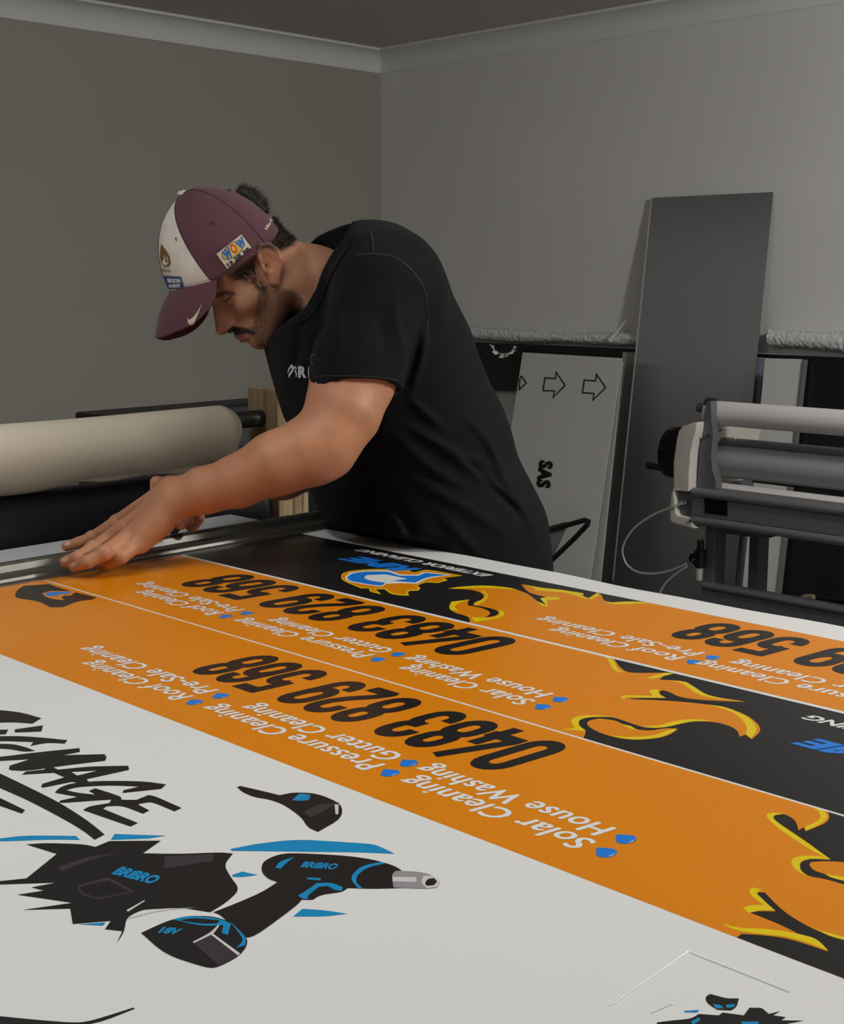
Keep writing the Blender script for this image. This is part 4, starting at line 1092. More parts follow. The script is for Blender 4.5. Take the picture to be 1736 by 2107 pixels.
def soft_poly(x, y, poly, n=14, r=.004, seed=3):
    r = r*4350
    rg = np.random.default_rng(seed); o = np.zeros(len(x))
    for _ in range(n):
        a = rg.random()*6.28; q = r*math.sqrt(rg.random()); o += inpoly(x+q*math.cos(a), y+q*math.sin(a), poly)
    return o/n
def head_color(P):
    ya = np.abs(P[:, 1]); x, z = P[:, 0], P[:, 2]; zx, zy = zproj(P)
    c = np.tile(SKIN, (len(P), 1))
    c *= (1+.05*vnoise(P+5, 60, 1))[:, None]
    red = np.exp(-(((x-.115)/.02)**2+((z+.035)/.018)**2))*.5+np.exp(-(((x+.012)/.022)**2+((z)/.03)**2+((ya-.083)/.012)**2))*.8
    c = c*(1-red[:, None])+np.array([.46, .17, .115])*red[:, None]
    b = soft_poly(zx, zy, beard)*np.clip((vnoise(P+2, 700, 2)+1.25)*.75, .2, 1)
    b *= .62
    mo = soft_poly(zx, zy, list([(655,1175),(690,1150),(770,1160),(845,1180),(850,1205),(790,1200),(720,1215)]), r=.0015)
    b = np.maximum(b, mo*.92)
    brow = soft_poly(zx, zy, list([(545,930),(600,895),(700,905),(715,930),(640,925),(580,950)]), r=.002)*(x > .05)
    b = np.maximum(b, brow*.8)
    lash = ((np.abs(z+.003) < .0018) & (x > .072) & (ya > .018) & (ya < .048)); b = np.maximum(b, lash*.8)
    c = c*(1-b[:, None])+np.array([.030, .021, .017])*b[:, None]
    lip = ((np.abs(z+.0616) < .008) & (x > .094) & (ya < .022) & (mo < .3)); c = np.where(lip[:, None], np.array([.34, .13, .10]), c)
    sc = soft_poly(zx, zy, list([(985,340),(1060,370),(1120,450),(1150,560),(1040,620),(900,590),(860,640),(840,760),(690,830),(600,760),(800,100),(990,200)]))
    c = c*(1-.75*sc[:, None])+np.array([.035, .026, .022])*.75*sc[:, None]
    return c
# arms and hands, camera axes
px2m = lambda r, d: r*d/FPX
def jt(px, py, d, r): return (Kc(px, py, d), px2m(r, d))
def jz(px, py, z, rm): return (Kz(px, py, z), rm)
WL = Kc(352, 1030, 1.975)
def arm_left(P):
    d = chain(P, [jt(775,600,2.06,84), jt(726,780,2.01,83), jt(704,850,1.985,74), jt(676,905,1.97,60), jt(668,925,1.965,54)], .02)
    d = smin(d, chain(P, [jt(664,920,1.965,54), jt(620,935,1.96,63), jt(565,955,1.955,61), jt(490,990,1.96,50), jt(420,1010,1.965,43), jt(365,1025,1.97,39)], .02), .03)
    d = smin(d, s_cap(P, Kc(685,946,1.97), Kc(655,955,1.955), px2m(22, 1.97), px2m(30, 1.97)), .02)
    # wrist, back of the hand
    lat = Kz(285,1118,1.0)-Kz(240,1066,1.0)
    M4 = [jz(243,1077,1.006,.0138), jz(254,1090,1.011,.0140), jz(268,1103,1.010,.0138), jz(287,1114,1.004,.0135)]
    W4 = [(Kc(345,1012,1.985), .017), (Kc(350,1022,1.975), .018), (Kc(352,1034,1.965), .018), (Kc(352,1046,1.96), .017)]
    h = None
    for a, b in zip(W4, M4):
        e = s_cap(P, a[0], b[0], a[1], b[1]); h = e if h is None else smin(h, e, .014)
    h = smin(h, s_cap(P, Kc(330,1075,1.955), M4[3][0], .018, .013), .02)
    d = smin(d, h, .022)
    fing = [[M4[0], jz(190,1107,.996,.0098), jz(162,1117,.989,.0090), jz(137,1124,.9835,.0079)],
            [M4[1], jz(192,1129,.998,.0106), jz(160,1147,.990,.0096), jz(134,1156,.9815,.0083)],
            [M4[2], jz(213,1139,.996,.0108), jz(180,1156,.986,.0098), jz(153,1165,.9765,.0085)],
            [M4[3], jz(248,1146,.988,.0106), jz(226,1157,.979,.0096), jz(208,1163,.9700,.0084)]]
    fs = []
    for f in fing:
        fs.append(chain(P, f, .003))
    e = fs[0]
    for q in fs[1:]: e = smin(e, q, .0022)
    th = chain(P, [(Kc(338,1042,2.01), .016), (Kc(300,1070,2.03), .0125), jz(262,1083,.985,.010), jz(240,1092,.980,.0085)], .006)
    d = smin(d, e, .007); d = smin(d, th, .010)
    kn = .0  # knuckle creases
    for f in fing:
        d = smin(d, s_ell(P, f[1][0]-np.array([0, .0015, .001]), (f[1][1]*1.05,)*3), .004)
    return d
def arm_right(P):
    d = chain(P, [(Kc(715,640,2.42), .062), (Kc(662,820,2.43), .052), (Kc(652,950,2.40), .044)], .02)
    d = smin(d, chain(P, [(Kc(652,955,2.40), .043), (Kc(580,975,2.34), .042), (Kc(480,990,2.26), .034), (Kc(415,997,2.19), .028)], .02), .025)
    WR = Kc(412, 998, 2.19)
    kn = [Kc(352,996,2.10), Kc(352,1012,2.12), Kc(362,1028,2.13), Kc(374,1042,2.135)]
    h = None
    for i, k_ in enumerate(kn):
        e = s_cap(P, WR+np.array([0, .004*i, .004]), k_, .020, .0135); h = e if h is None else smin(h, e, .014)
    d = smin(d, h, .02)
    # index knuckle stands highest, fingers curl down and back round the knife
    cur = [[kn[0], Kc(322,993,2.08), Kc(318,1030,2.08), Kc(345,1052,2.09)],
           [kn[1], Kc(326,1014,2.115), Kc(332,1050,2.10), Kc(362,1066,2.10)],
           [kn[2], Kc(342,1040,2.14), Kc(360,1072,2.12), Kc(388,1070,2.11)],
           [kn[3], Kc(372,1066,2.15), Kc(395,1084,2.13), Kc(411,1068,2.12)]]
    fs = None
    for f in cur:
        e = chain(P, [(f[0], .0115), (f[1], .0098), (f[2], .0090), (f[3], .0080)], .003); fs = e if fs is None else smin(fs, e, .0022)
    d = smin(d, fs, .006)
    th = chain(P, [(Kc(410,1012,2.14), .016), (Kc(398,1035,2.085), .0135), (Kc(386,1058,2.055), .0112), (Kc(371,1078,2.04), .0098)], .006)
    d = smin(d, th, .008)
    d = smin(d, chain(P, [(Kc(402,1050,2.10), .0095), (Kc(411,1063,2.095), .0085)], .003), .004)
    return d
def arm_color(P, nails):
    c = np.tile(np.array([0.46, 0.205, 0.108]), (len(P), 1)); c *= (1+.06*vnoise(P, 45, 4)+.04*vnoise(P, 160, 6))[:, None]
    for k_ in KNU:
        q = np.linalg.norm(P-k_, axis=1); c *= (1-.30*np.exp(-(q/.0035)**2)*(.5+.5*np.sin(q*5200)))[:, None]  # dark rings put the shade of the knuckle wrinkles into the colour
    for (cen, ax_, r) in nails:
        q = np.linalg.norm(P-cen, axis=1); k = np.clip(1.4-q/r, 0, 1)[:, None]; c = c*(1-k)+np.array([.64, .40, .33])*k
    return c
vx = lambda *ps: (np.min(ps, 0), np.max(ps, 0))
VL, FL = nets(arm_left, (-.62, -.24, 1.84), (.02, .13, 2.16), .0023)
VR, FR = nets(arm_right, (-.50, -.36, 1.98), (.0, .08, 2.52), .0028)
KNU = [Kz(190,1100,1.004), Kz(192,1122,1.008), Kz(213,1132,1.006), Kz(246,1139,.998)]
nl = [(Kz(132,1120,.990), 0, .0062), (Kz(127,1152,.989), 0, .0068), (Kz(147,1161,.9845), 0, .0068), (Kz(203,1160,.978), 0, .005)]
nr = [(Kc(368,1080,2.032), 0, .0075)]
# hidden torso, so that neck and arms belong to one figure
def torso_skin(P):
    lat = np.array([.25, 0, -.97])
    d = s_ecap(P, Kc(760,640,2.25), Kc(850,930,2.28), (.105, .155), (.105, .15), lat)
    d = smin(d, s_ecap(P, Kc(850,930,2.28), Kc(925,1190,2.30), (.105, .15), (.11, .16), lat), .05)
    d = smin(d, s_cap(P, Kc(700,612,2.215), Kc(760,640,2.25), .062, .09), .05)
    d = smin(d, s_cap(P, Kc(775,610,2.08), Kc(725,640,2.41), .06, .06), .05)
    return d
VT, FT = nets(torso_skin, (-.25, -.45, 2.0), (.22, .25, 2.55), .008)
man = empty('person', tuple((lambda p: (p[0], p[1], 0))(c2w(Kc(925,1190,2.30))[0])), 'person in maroon and white cap and black t-shirt bending over the table, cutting', 'person')
m_skin = mat('skin', (0.4, 0.2, 0.12), 0.52, sss=.08, attr='Col', bump=.10, bscale=420, spec=.4)
Vs = [c2w(h2c(VH)), c2w(VL), c2w(VR), c2w(VT)+np.array([0, 0, 0])]
Cs = [head_color(VH), arm_color(VL, nl), arm_color(VR, nr), np.tile(SKIN, (len(VT), 1))]
off = 0; Fs = []
for V_, F__ in zip(Vs, (FH[:, ::-1], FL, FR, FT)): Fs.append(F__+off); off += len(V_)
bod = link('body', np_mesh('body', np.concatenate(Vs), np.concatenate(Fs), np.concatenate(Cs), flip=False), m_skin, man, smooth=True)
sm = bod.modifiers.new('s', 'SMOOTH'); sm.factor = .4; sm.iterations = 1

# ---- t-shirt
m_tee = mat('black_cotton', (0.0038, 0.0038, 0.0048), 0.85, spec=.15, sheen=.03, bump=.5, bscale=900)
LAT = np.array([.30, 0, -.954])
def z2(x, y, d): return Kc(500+x/2.553, 420+y/2.553, d)
folds = [((850,1160),(1300,1400),22,.0050), ((1000,1240),(1420,1560),24,.0040), ((800,1240),(1180,1500),26,.0040), ((900,1420),(1400,1760),30,.0035), ((700,1500),(1000,1850),30,-.0030),
         ((560,1420),(700,1900),12,.0018), ((960,620),(900,980),20,.0045), ((880,1010),(1050,1180),22,.0040), ((1100,1250),(1480,1680),20,-.0035), ((1150,1100),(1380,1400),20,.0030),
         ((450,380),(410,700),24,-.0030), ((560,330),(480,760),26,.0025), ((800,430),(830,900),24,.0030), ((720,560),(740,900),26,-.0025), ((300,640),(260,900),26,-.003), ((640,700),(500,900),22,.002),
         ((1250,1180),(1560,1800),26,.003), ((1000,1600),(1300,1900),26,.0035), ((760,1600),(900,1900),24,.003)]
def fold_disp(P):
    zx = (P[:, 0]/P[:, 2]*FPX+CX-500)*2.553; zy = (P[:, 1]/P[:, 2]*FPX+CY-420)*2.553
    zx = zx+12*np.sin(zy/70.); zy = zy+10*np.sin(zx/90.)
    o = np.zeros(len(P))
    for (a, b, wd, am) in folds:
        a = np.array(a, float); b = np.array(b, float); ab = b-a; L = ab@ab
        t = ((zx-a[0])*ab[0]+(zy-a[1])*ab[1])/L; tc = np.clip(t, 0, 1)
        q = np.hypot(zx-a[0]-tc*ab[0], zy-a[1]-tc*ab[1]); o += 2.0*am*np.exp(-(q/wd)**2)*np.sin(np.pi*np.clip(tc*.9+.05, 0, 1))
    o += .0022*vnoise(P*np.array([1, 1.6, 1]), 14, 9)
    return o
COLLAR = [(722,462),(706,492),(683,524),(663,559),(648,599),(628,634),(606,650),(575,672),(538,706),(300,700),(300,200),(700,200)]
def poly2d(P, poly):
    x = P[:, 0]/P[:, 2]*FPX+CX; y = P[:, 1]/P[:, 2]*FPX+CY; d = np.full(len(P), 1e9); n = len(poly)
    for i in range(n):
        a = np.array(poly[i], float); b = np.array(poly[(i+1) % n], float); ab = b-a
        t = np.clip(((x-a[0])*ab[0]+(y-a[1])*ab[1])/(ab@ab), 0, 1); d = np.minimum(d, np.hypot(x-a[0]-t*ab[0], y-a[1]-t*ab[1]))
    return np.where(inpoly(x, y, poly), -d, d)*P[:, 2]/FPX
def neck_c(P):
    a, m_, b = (h2c(q)[0] for q in (neck_a, neck_m, neck_b))
    n = s_ecap(P, a, m_, (.047, .055), (.054, .058), L_)
    return smin(n, s_ecap(P, m_, b, (.054, .058), (.066, .085), L_), .03)
def tee_sdf(P):
    m1 = px2m
    d = s_ecap(P, Kc(741,668,2.235), Kc(778,783,2.245), (m1(192,2.24), .185), (m1(196,2.24), .18), LAT)
    d = smin(d, s_ecap(P, Kc(778,783,2.245), Kc(840,932,2.255), (m1(196,2.24), .180), (m1(202,2.24), .17), LAT), .04)
    d = smin(d, s_ecap(P, Kc(840,932,2.255), Kc(905,1125,2.27), (m1(202,2.24), .17), (m1(216,2.24), .18), LAT), .04)
    d = smin(d, s_ecap(P, Kc(905,1125,2.27), Kc(938,1290,2.28), (m1(216,2.24), .18), (m1(212,2.24), .185), LAT), .04)
    d = smin(d, s_ecap(P, Kc(748,585,2.23), Kc(741,668,2.235), (m1(112,2.24), .17), (m1(178,2.24), .18), LAT), .05)
    d = smin(d, s_cap(P, Kc(800,590,2.10), Kc(745,590,2.40), m1(108,2.2), m1(95,2.3)), .04)
    d = smin(d, s_cap(P, Kc(728,505,2.24), Kc(745,575,2.24), m1(34,2.2), m1(80,2.2)), .02)
    d = smin(d, s_cap(P, Kc(640,690,2.22), Kc(690,740,2.22), m1(50,2.2), m1(100,2.2)), .04)
    # near sleeve
    s = s_ecap(P, Kc(780,600,2.055), Kc(739,745,2.020), (m1(98,2.05), m1(100,2.05)), (m1(92,2.02), .070), (0, 0, -1))
    s = smin(s, s_ecap(P, Kc(739,745,2.020), Kc(722,850,1.995), (m1(92,2.02), .070), (m1(99,2.0), .074), (0, 0, -1)), .02)
    ax_ = Kc(726,815,2.0)-Kc(745,720,2.02); ax_ /= np.linalg.norm(ax_)
    axp = ax_*1.0; axp = np.array([.10, .985, -.10]); axp /= np.linalg.norm(axp)
    cut = (P-Kc(729,803,2.0))@axp + .004*np.cos((P[:, 0]-Kc(729,803,2.0)[0])*30)
    s = smax(s, cut, .002)
    inner = s_ecap(P, Kc(750,700,2.030), Kc(722,860,1.990), (m1(70,2.0), .058), (m1(94,2.0), .069), (0, 0, -1))
    # far sleeve
    s2 = s_ecap(P, Kc(735,620,2.40), Kc(665,800,2.43), (.075, .075), (.070, .070), (0, 0, -1))
    s2 = smax(s2, (P-Kc(665,800,2.43))@np.array([-.2, .97, 0]), .003)
    body = smin(d, s2, .025)
    # the torso is drawn in where the sleeve overlaps it, leaving a crease
    o = smin(body, s, .018)
    o = smax(o, -np.maximum(inner, -(cut+.030)), .001)
    # neck opening
    na_, nb_ = Kc(600,545,2.20), Kc(712,605,2.225)
    op = s_ecap(P, na_, nb_, (m1(84,2.2), .085), (m1(66,2.2), .070), (0, 0, -1))
    o = smax(o, -op, .006)
    o = smax(o, -(neck_c(P)-.006), .004)
    pr_ = poly2d(P, COLLAR); near = np.maximum(pr_, P[:, 2]-2.235)
    o = smax(o, -near, .003)
    o = np.maximum(o, (P-Kc(938,1285,2.28))@np.array([.15, .988, 0]))
    return o-fold_disp(P)*np.clip(1-np.abs(o)/.05, 0, 1)
VS, FS = nets(tee_sdf, (-.30, -.50, 1.88), (.30, .24, 2.60), .0036, 2.0)
def press(W, yl=1.4935, zl=.985):
    k = np.clip((zl-W[:, 2])/.02, 0, 1); W[:, 1] = np.where(W[:, 1] < yl, W[:, 1]+(yl-W[:, 1])*k, W[:, 1]); return W
tee = link('t_shirt', np_mesh('t_shirt', press(c2w(VS)), FS), m_tee, man, smooth=True)
sm = tee.modifiers.new('s', 'SMOOTH'); sm.factor = .5; sm.iterations = 2
# ---- dark trousers and shoes below the table
m_jean = mat('dark_trousers', (0.02, 0.022, 0.03), 0.8)
hipc = Kc(930,1270,2.29); hw_ = c2w(hipc)[0]
lat_w = c2w(hipc+LAT*.1)[0]-hw_; lat_w[2] = 0; lat_w /= np.linalg.norm(lat_w)
def legs(P):
    d = s_ell(P, hw_+np.array([0, 0, -.02]), (.15, .15, .14))
    for sg in (1, -1):
        h_ = hw_+lat_w*.09*sg+np.array([0, 0, -.06]); k_ = h_*1.0; k_[2] = .50; k_ += lat_w*.02*sg; a_ = k_.copy(); a_[2] = .10; a_ += lat_w*.01*sg+np.array([.03, .03, 0])
        e = s_cap(P, h_, k_, .095, .068); e = smin(e, s_cap(P, k_, a_, .068, .055), .03); d = smin(d, e, .03)
    return np.maximum(d, .075-P[:, 2])
VJ, FJ = nets(legs, (hw_[0]-.35, hw_[1]-.35, 0), (hw_[0]+.35, hw_[1]+.35, hw_[2]+.16), .010)
link('trousers', np_mesh('trousers', press(VJ), FJ), m_jean, man, smooth=True)
for sg in (1, -1):
    a_ = hw_+lat_w*.12*sg+np.array([.03, .03, 0]); a_[2] = .05
    fwd = np.array([-.75, -.2, 0]); fwd = np.array([-.9, .3, 0]); fwd /= np.linalg.norm(fwd)
    fs = lambda P: np.maximum(smin(s_cap(P, a_, a_+fwd*.15+np.array([0, 0, -.01]), .045, .04), s_cap(P, a_, a_+np.array([0, 0, .05]), .042, .045), .02), .004-P[:, 2])
    VV, FF = nets(fs, a_-np.array([.25, .25, .06]), a_+np.array([.25, .25, .14]), .007)
    link('shoe', np_mesh('shoe', VV, FF), m_blackpl, man, smooth=True)

#print('TEEDBG', min(v[1] for v in c2w(VS) if .90 < v[2] < .955), hw_)
# ------------------------------------------------------------------ cap
from mathutils.bvhtree import BVHTree
def hw(p): return c2w(h2c(p))
CC = np.array([.030, 0, .040]); CA, CB, CZ = .115, .088, .133
def rim_z(th):
    a = abs(th); t = [0, 30, 60, 90, 120, 150, 180]; v = [.066, .054, .030, .022, .022, .032, .046]
    return float(np.interp(math.degrees(a), t, v))
def cap_pt(th, t, inf=0.0):
    p0 = math.asin((rim_z(th)-CC[2])/CZ); p = p0+(math.pi/2-p0)*t
    n_ = 1+.012*math.sin(th*3+1)*math.cos(p)+.006*math.sin(th*9+t*8)*(1-t)*math.cos(p)
    ca = CA if math.cos(th) > 0 else CA-.029*abs(math.cos(th))
    return CC+np.array([(ca+inf)*math.cos(p)*math.cos(th)*n_, (CB+inf)*math.cos(p)*math.sin(th)*n_, (CZ+inf)*math.sin(p)])
def cm(x): return x
m_maroon = mat('maroon_cotton', (0.095, 0.032, 0.044), 0.75, spec=.3, sheen=.15, bump=.5, bscale=700)
m_cwhite = mat('off_white_cotton', (0.62, 0.56, 0.50), 0.8, sheen=.1, bump=.4, bscale=700, var=.10, vscale=30)
m_thread = mat('dark_maroon_thread', (0.045, 0.014, 0.02), 0.7)
NT, NP = 96, 30
V = []; F = []; MI = []
for j in range(NP+1):
    for i in range(NT): V.append(cap_pt(-math.pi+2*math.pi*i/NT, min(j/NP, .995)))
for j in range(NP):
    for i in range(NT):
        th = math.degrees(-math.pi+2*math.pi*(i+.5)/NT); a, b = j*NT+i, j*NT+(i+1) % NT
        z = V[a][2]
        if abs(th) > 152 and .058 < z < .112 and j > 1: continue
        F.append((a, b, b+NT, a+NT)); MI.append(1 if abs(th) < 56 else 0)
F.append(tuple(NP*NT+i for i in range(NT))); MI.append(0)
me = mesh_from('cap_crown', hw(np.array(V)), F); me.polygons.foreach_set('material_index', MI)
capo = empty('baseball_cap', tuple(hw(np.array([.03, 0, .04]))[0]), None)
capo.parent = man
crown = link('crown', me, [m_maroon, m_cwhite], capo, smooth=True)
md = crown.modifiers.new('s', 'SOLIDIFY'); md.thickness = .0018; md.offset = 0
# brim
V = []; F = []; NS, NV = 48, 14
def brim_pt(s, v):
    th = math.radians(60)*s; B_0 = cap_pt(th, 0, .001)
    e = .078*max(1-abs(s)**3, 0)**.6; dv = np.array([.85-.35*s*s, .22*s, -.53-.45*s*s]); dv /= np.linalg.norm(dv)
    p = B_0+dv*e*v
    p[2] += .006*math.sin(v*math.pi)*(1-s*s)
    p[2] += .00025*math.sin(v*NV*1.6*math.pi)*(1-s*s)
    p[0] += .0
    return p
for j in range(NV*3+1):
    for i in range(NS+1): V.append(brim_pt(-1+2*i/NS, j/(NV*3)))
for j in range(NV*3):
    for i in range(NS): a = j*(NS+1)+i; F.append((a, a+1, a+NS+2, a+NS+1))
brim = link('brim', mesh_from('brim', hw(np.array(V)), F), m_maroon, capo, smooth=True)
md = brim.modifiers.new('s', 'SOLIDIFY'); md.thickness = .0032; md.offset = 0
MB().tube([hw(cap_pt(0, .985))[0]-0, hw(CC+np.array([-.004, 0, CZ+.003]))[0], hw(CC+np.array([-.0045, 0, CZ+.0055]))[0]], [.0075, .0078, .004], 20).build('top_button', m_cwhite, capo, smooth=60)
for th in (-56, 56, -112, 112, 0, 180):
    t0 = .40 if th == 180 else 0.0
    MB().tube([hw(cap_pt(math.radians(th), t0+(.97-t0)*i/24, .0008))[0] for i in range(25)], .0011, 6).build('seam', m_thread if abs(th) > 57 else m_thread, capo, smooth=60)
MB().tube([hw(cap_pt(math.radians(a), 0, .0012))[0] for a in range(-56, 57, 4)], .0014, 6).build('seam', m_cwhite, capo, smooth=60)

def bvh_of(o):
    dg = bpy.context.evaluated_depsgraph_get(); e = o.evaluated_get(dg); m_ = e.to_mesh()
    t = BVHTree.FromPolygons([v.co[:] for v in m_.vertices], [tuple(p.vertices) for p in m_.polygons]); e.to_mesh_clear(); return t
bpy.context.view_layer.update()
BV_C = bvh_of(crown); BV_B = bvh_of(brim); BV_T = bvh_of(tee)
def cast(px, py, bv, off):
    r = ray(px, py); r = Vector(r/np.linalg.norm(r)); h, n, i, d = bv.ray_cast(Vector(CAM), r)
    if h is None: return None
    if n.dot(r) > 0: n = -n
    return h+n*off
def decal(name, shapes, bv, parent, mats, off=.0012, res=5.0, cuts=True):
    """flat stitched or printed shapes laid onto the curved cloth; shapes = (outline or (verts, faces), material index)"""
    mb = MB(); k = 0
    for shp, mi in shapes:
        if isinstance(shp, tuple): V2, F2 = shp
        else: V2 = [tuple(p) for p in shp]; F2 = [tuple(t) for t in tessellate_polygon([[Vector((x, y, 0)) for x, y in V2]])]
        bm = bmesh.new(); vs = [bm.verts.new((x, y, 0)) for x, y in V2]
        for f in F2:
            try: bm.faces.new([vs[i] for i in f])
            except ValueError: pass
        bmesh.ops.triangulate(bm, faces=bm.faces)
        for _ in range(6):
            le = [e for e in bm.edges if e.calc_length() > res]
            if not le: break
            bmesh.ops.subdivide_edges(bm, edges=le, cuts=1); bmesh.ops.triangulate(bm, faces=bm.faces)
        bm.verts.ensure_lookup_table(); ok = {}; VV = []
        for v in bm.verts:
            h = cast(v.co.x, v.co.y, bv, off+k*.00012)
            if h is not None: ok[v.index] = len(VV); VV.append(h)
        bm.verts.index_update()
        FF = [tuple(ok[v.index] for v in f.verts) for f in bm.faces if all(v.index in ok for v in f.verts)]
        mb.add(VV, FF, mi); bm.free(); k += 1
    o = mb.build(name, mats, parent); return o
Z1 = lambda pts: [(280+x/3.472, 340+y/3.472) for x, y in pts]
def text2d(txt, a, b, c, off=.04, shear=0.0, sp=1.0):
    """text with baseline a->b and capital height towards c (pixels)"""
    V, F = text_outline_mesh(txt, off, shear, sp); hv, _ = text_outline_mesh('H', off)
    y0, y1 = hv[:, 1].min(), hv[:, 1].max(); a, b, c = (np.array(q, float) for q in (a, b, c))
    x = (V[:, 0]-V[:, 0].min())/(V[:, 0].max()-V[:, 0].min()); y = (V[:, 1]-y0)/(y1-y0)
    P = a+np.outer(x, b-a)+np.outer(y, c-a); return ([tuple(p) for p in P], F)
def ring2d(c, rx, ry, w_, rot=0, n=28):
    V = []; cr, sr = math.cos(rot), math.sin(rot)
    for i in range(n):
        a = 2*math.pi*i/n
        for r in (1, 1-w_): x, y = rx*r*math.cos(a), ry*r*math.sin(a); V.append((c[0]+x*cr-y*sr, c[1]+x*sr+y*cr))
    return (V, [(2*i, 2*i+1, (2*i+3) % (2*n), (2*i+2) % (2*n)) for i in range(n)])
def oval(c, rx, ry, rot=0, n=24): return [(c[0]+rx*math.cos(a)*math.cos(rot)-ry*math.sin(a)*math.sin(rot), c[1]+rx*math.cos(a)*math.sin(rot)+ry*math.sin(a)*math.cos(rot)) for a in [2*math.pi*i/n for i in range(n)]]
m_pcream = mat('patch_cream', (0.55, 0.47, 0.35), 0.8); m_pyel = mat('patch_yellow', (0.60, 0.40, 0.06), 0.7); m_pblue = mat('patch_blue', (0.02, 0.12, 0.38), 0.7)
m_pred = mat('patch_red', (0.50, 0.05, 0.02), 0.7); m_pbk = mat('patch_black', (0.02, 0.016, 0.015), 0.8); m_pnavy = mat('patch_navy', (0.018, 0.045, 0.16), 0.7); m_pgold = mat('patch_gold', (0.16, 0.09, 0.02), 0.6); m_pwht = mat('patch_white', (0.62, 0.60, 0.56), 0.8)
wowrot = math.atan2(497-635, 750-575)
decal('sponsor_patch', [(Z1([(575,635),(750,497),(820,590),(652,741)]), 0), (Z1(oval((692, 607), 94, 47, wowrot)), 4), (Z1(oval((692, 607), 88, 42, wowrot)), 1),
    ([text2d('W', *Z1([(652,688),(700,648),(610,622)]), off=.09)][0], 2), ([text2d('W', *Z1([(742,612),(790,560),(705,560)]), off=.09)][0], 2), ((lambda r: ([tuple(p) for p in Z1(r[0])], r[1]))(ring2d((697, 598), 22, 34, .42, math.radians(-30))), 3),
    ([text2d('13 28 38', *Z1([(660,728),(812,608),(646,705)]), off=.05)][0], 4)], BV_C, capo, [m_pcream, m_pyel, m_pblue, m_pred, m_pbk], off=.0022, res=3)
decal('energy_patch', [(Z1([(204,788),(325,796),(350,882),(228,880)]), 0), ([text2d('ERGON', *Z1([(236,836),(326,838),(228,806)]), off=.05)][0], 1), ([text2d('ENERGY', *Z1([(246,872),(330,868),(240,848)]), off=.05)][0], 1)], BV_C, capo, [m_pnavy, m_pwht], off=.0022, res=3)
decal('horse_emblem', [(Z1([(186,562),(200,585),(222,615),(242,650),(250,690),(240,718),(205,722),(185,700),(176,660),(178,600)]), 0), (Z1([(190,690),(208,668),(205,640),(216,662),(214,690),(238,700),(222,712),(200,712)]), 1), (Z1([(228,648),(238,690),(232,690),(224,660)]), 1),
    ([text2d('BRONCOS', *Z1([(150,752),(252,764),(150,734)]), off=.04)][0], 0)], BV_C, capo, [m_pgold, m_cwhite], off=.0016, res=3)
decal('side_lettering', [([text2d('Nike-FIT', *Z1([(930,470),(982,382),(912,454)]), off=.03)][0], 0)], BV_C, capo, [m_pcream], off=.0016, res=3)
decal('top_emblem', [((lambda r: ([tuple(p) for p in Z1(r[0])], r[1]))(ring2d((690, 132), 42, 14, .3, .25)), 0), (Z1([(588,110),(640,116),(670,128),(655,134),(620,120)]), 0)], BV_C, capo, [m_pcream], off=.0016, res=3)
for e in ((545, 412), (288, 525), (672, 178)):
    sx = 1.0 if e[1] > 200 else .55
    decal('eyelet', [((lambda r: ([tuple(p) for p in Z1(r[0])], r[1]))(ring2d(e, 17 if e[0] > 300 else 11, 17*sx, .45)), 0), (Z1(oval(e, 8 if e[0] > 300 else 5, 8*sx)), 1)], BV_C, capo, [m_cwhite if e[0] == 288 else m_thread, m_pbk], off=.0014, res=4)
decal('brim_mark', [([(x-11, y-9) for x, y in Z1([(407,1122),(409,1150),(420,1170),(438,1173),(456,1155),(480,1105),(510,1022),(478,1078),(450,1115),(430,1132),(416,1136)])], 0)], BV_B, capo, [m_pcream], off=.0012, res=3)

m_nail = mat('fingernail', (0.58, 0.36, 0.29), 0.32)
BV_S = bvh_of(bod)
for q, rx_, ry_, ro in (((139,1119), 6.2, 4.4, -.35), ((134,1152), 7.0, 4.6, -.45), ((151,1161), 7.0, 4.8, -.4), ((370,1078), 6.0, 7.5, .5)):
    decal('fingernail', [(oval(q, rx_, ry_, ro), 0)], BV_S, bod, [m_nail], off=.0004, res=3)

# ---- shirt details
Z5 = lambda pts: [(560+x*.1804, 680+y*.1804) for x, y in pts]
Z2 = lambda pts: [(500+x/2.553, 420+y/2.553) for x, y in pts]
m_ink = mat('white_shirt_print', (0.50, 0.51, 0.53), 0.6); m_ink2 = mat('grey_shirt_print', (0.10, 0.10, 0.11), 0.6); m_stitch = mat('shirt_stitching', (0.020, 0.020, 0.023), 0.8)
decal('chest_print', [(Z5([(180,470),(190,430),(225,380),(262,428),(240,470),(200,530),(194,543),(190,505),(232,440),(222,420),(196,455),(188,490)]), 0), (Z5([(258,402),(275,408),(286,430),(276,455),(290,485),(286,528),(274,530),(277,490),(262,470),(274,440),(262,415)]), 0),
    ([text2d('R', *Z5([(303,540),(398,540),(303,405)]), off=.05)][0], 0), (Z5([(416,425),(432,400),(430,538),(416,540)]), 0)], BV_T, tee, [m_ink], off=.0012, res=4)
decal('chest_print', [(Z5([(498,290),(470,272),(448,285),(438,330),(455,380),(490,402),(488,396),(462,376),(446,330),(454,292),(470,280),(495,297)]), 0)], BV_T, tee, [m_ink2], off=.0012, res=4)
def seam(name, pts, r, material, w2=None):
    P = [cast(x, y, BV_T, .0) for x, y in curve2(pts)]; P = [p for p in P if p is not None]
    Q = [P[0]]
    for p in P[1:]:
        if (p-Q[-1]).length < .03 and (p-Q[-1]).length > 1e-4: Q.append(p)
    if len(Q) > 2: MB().tube([np.array(p) for p in Q], r, 6).build(name, material, tee, smooth=60)
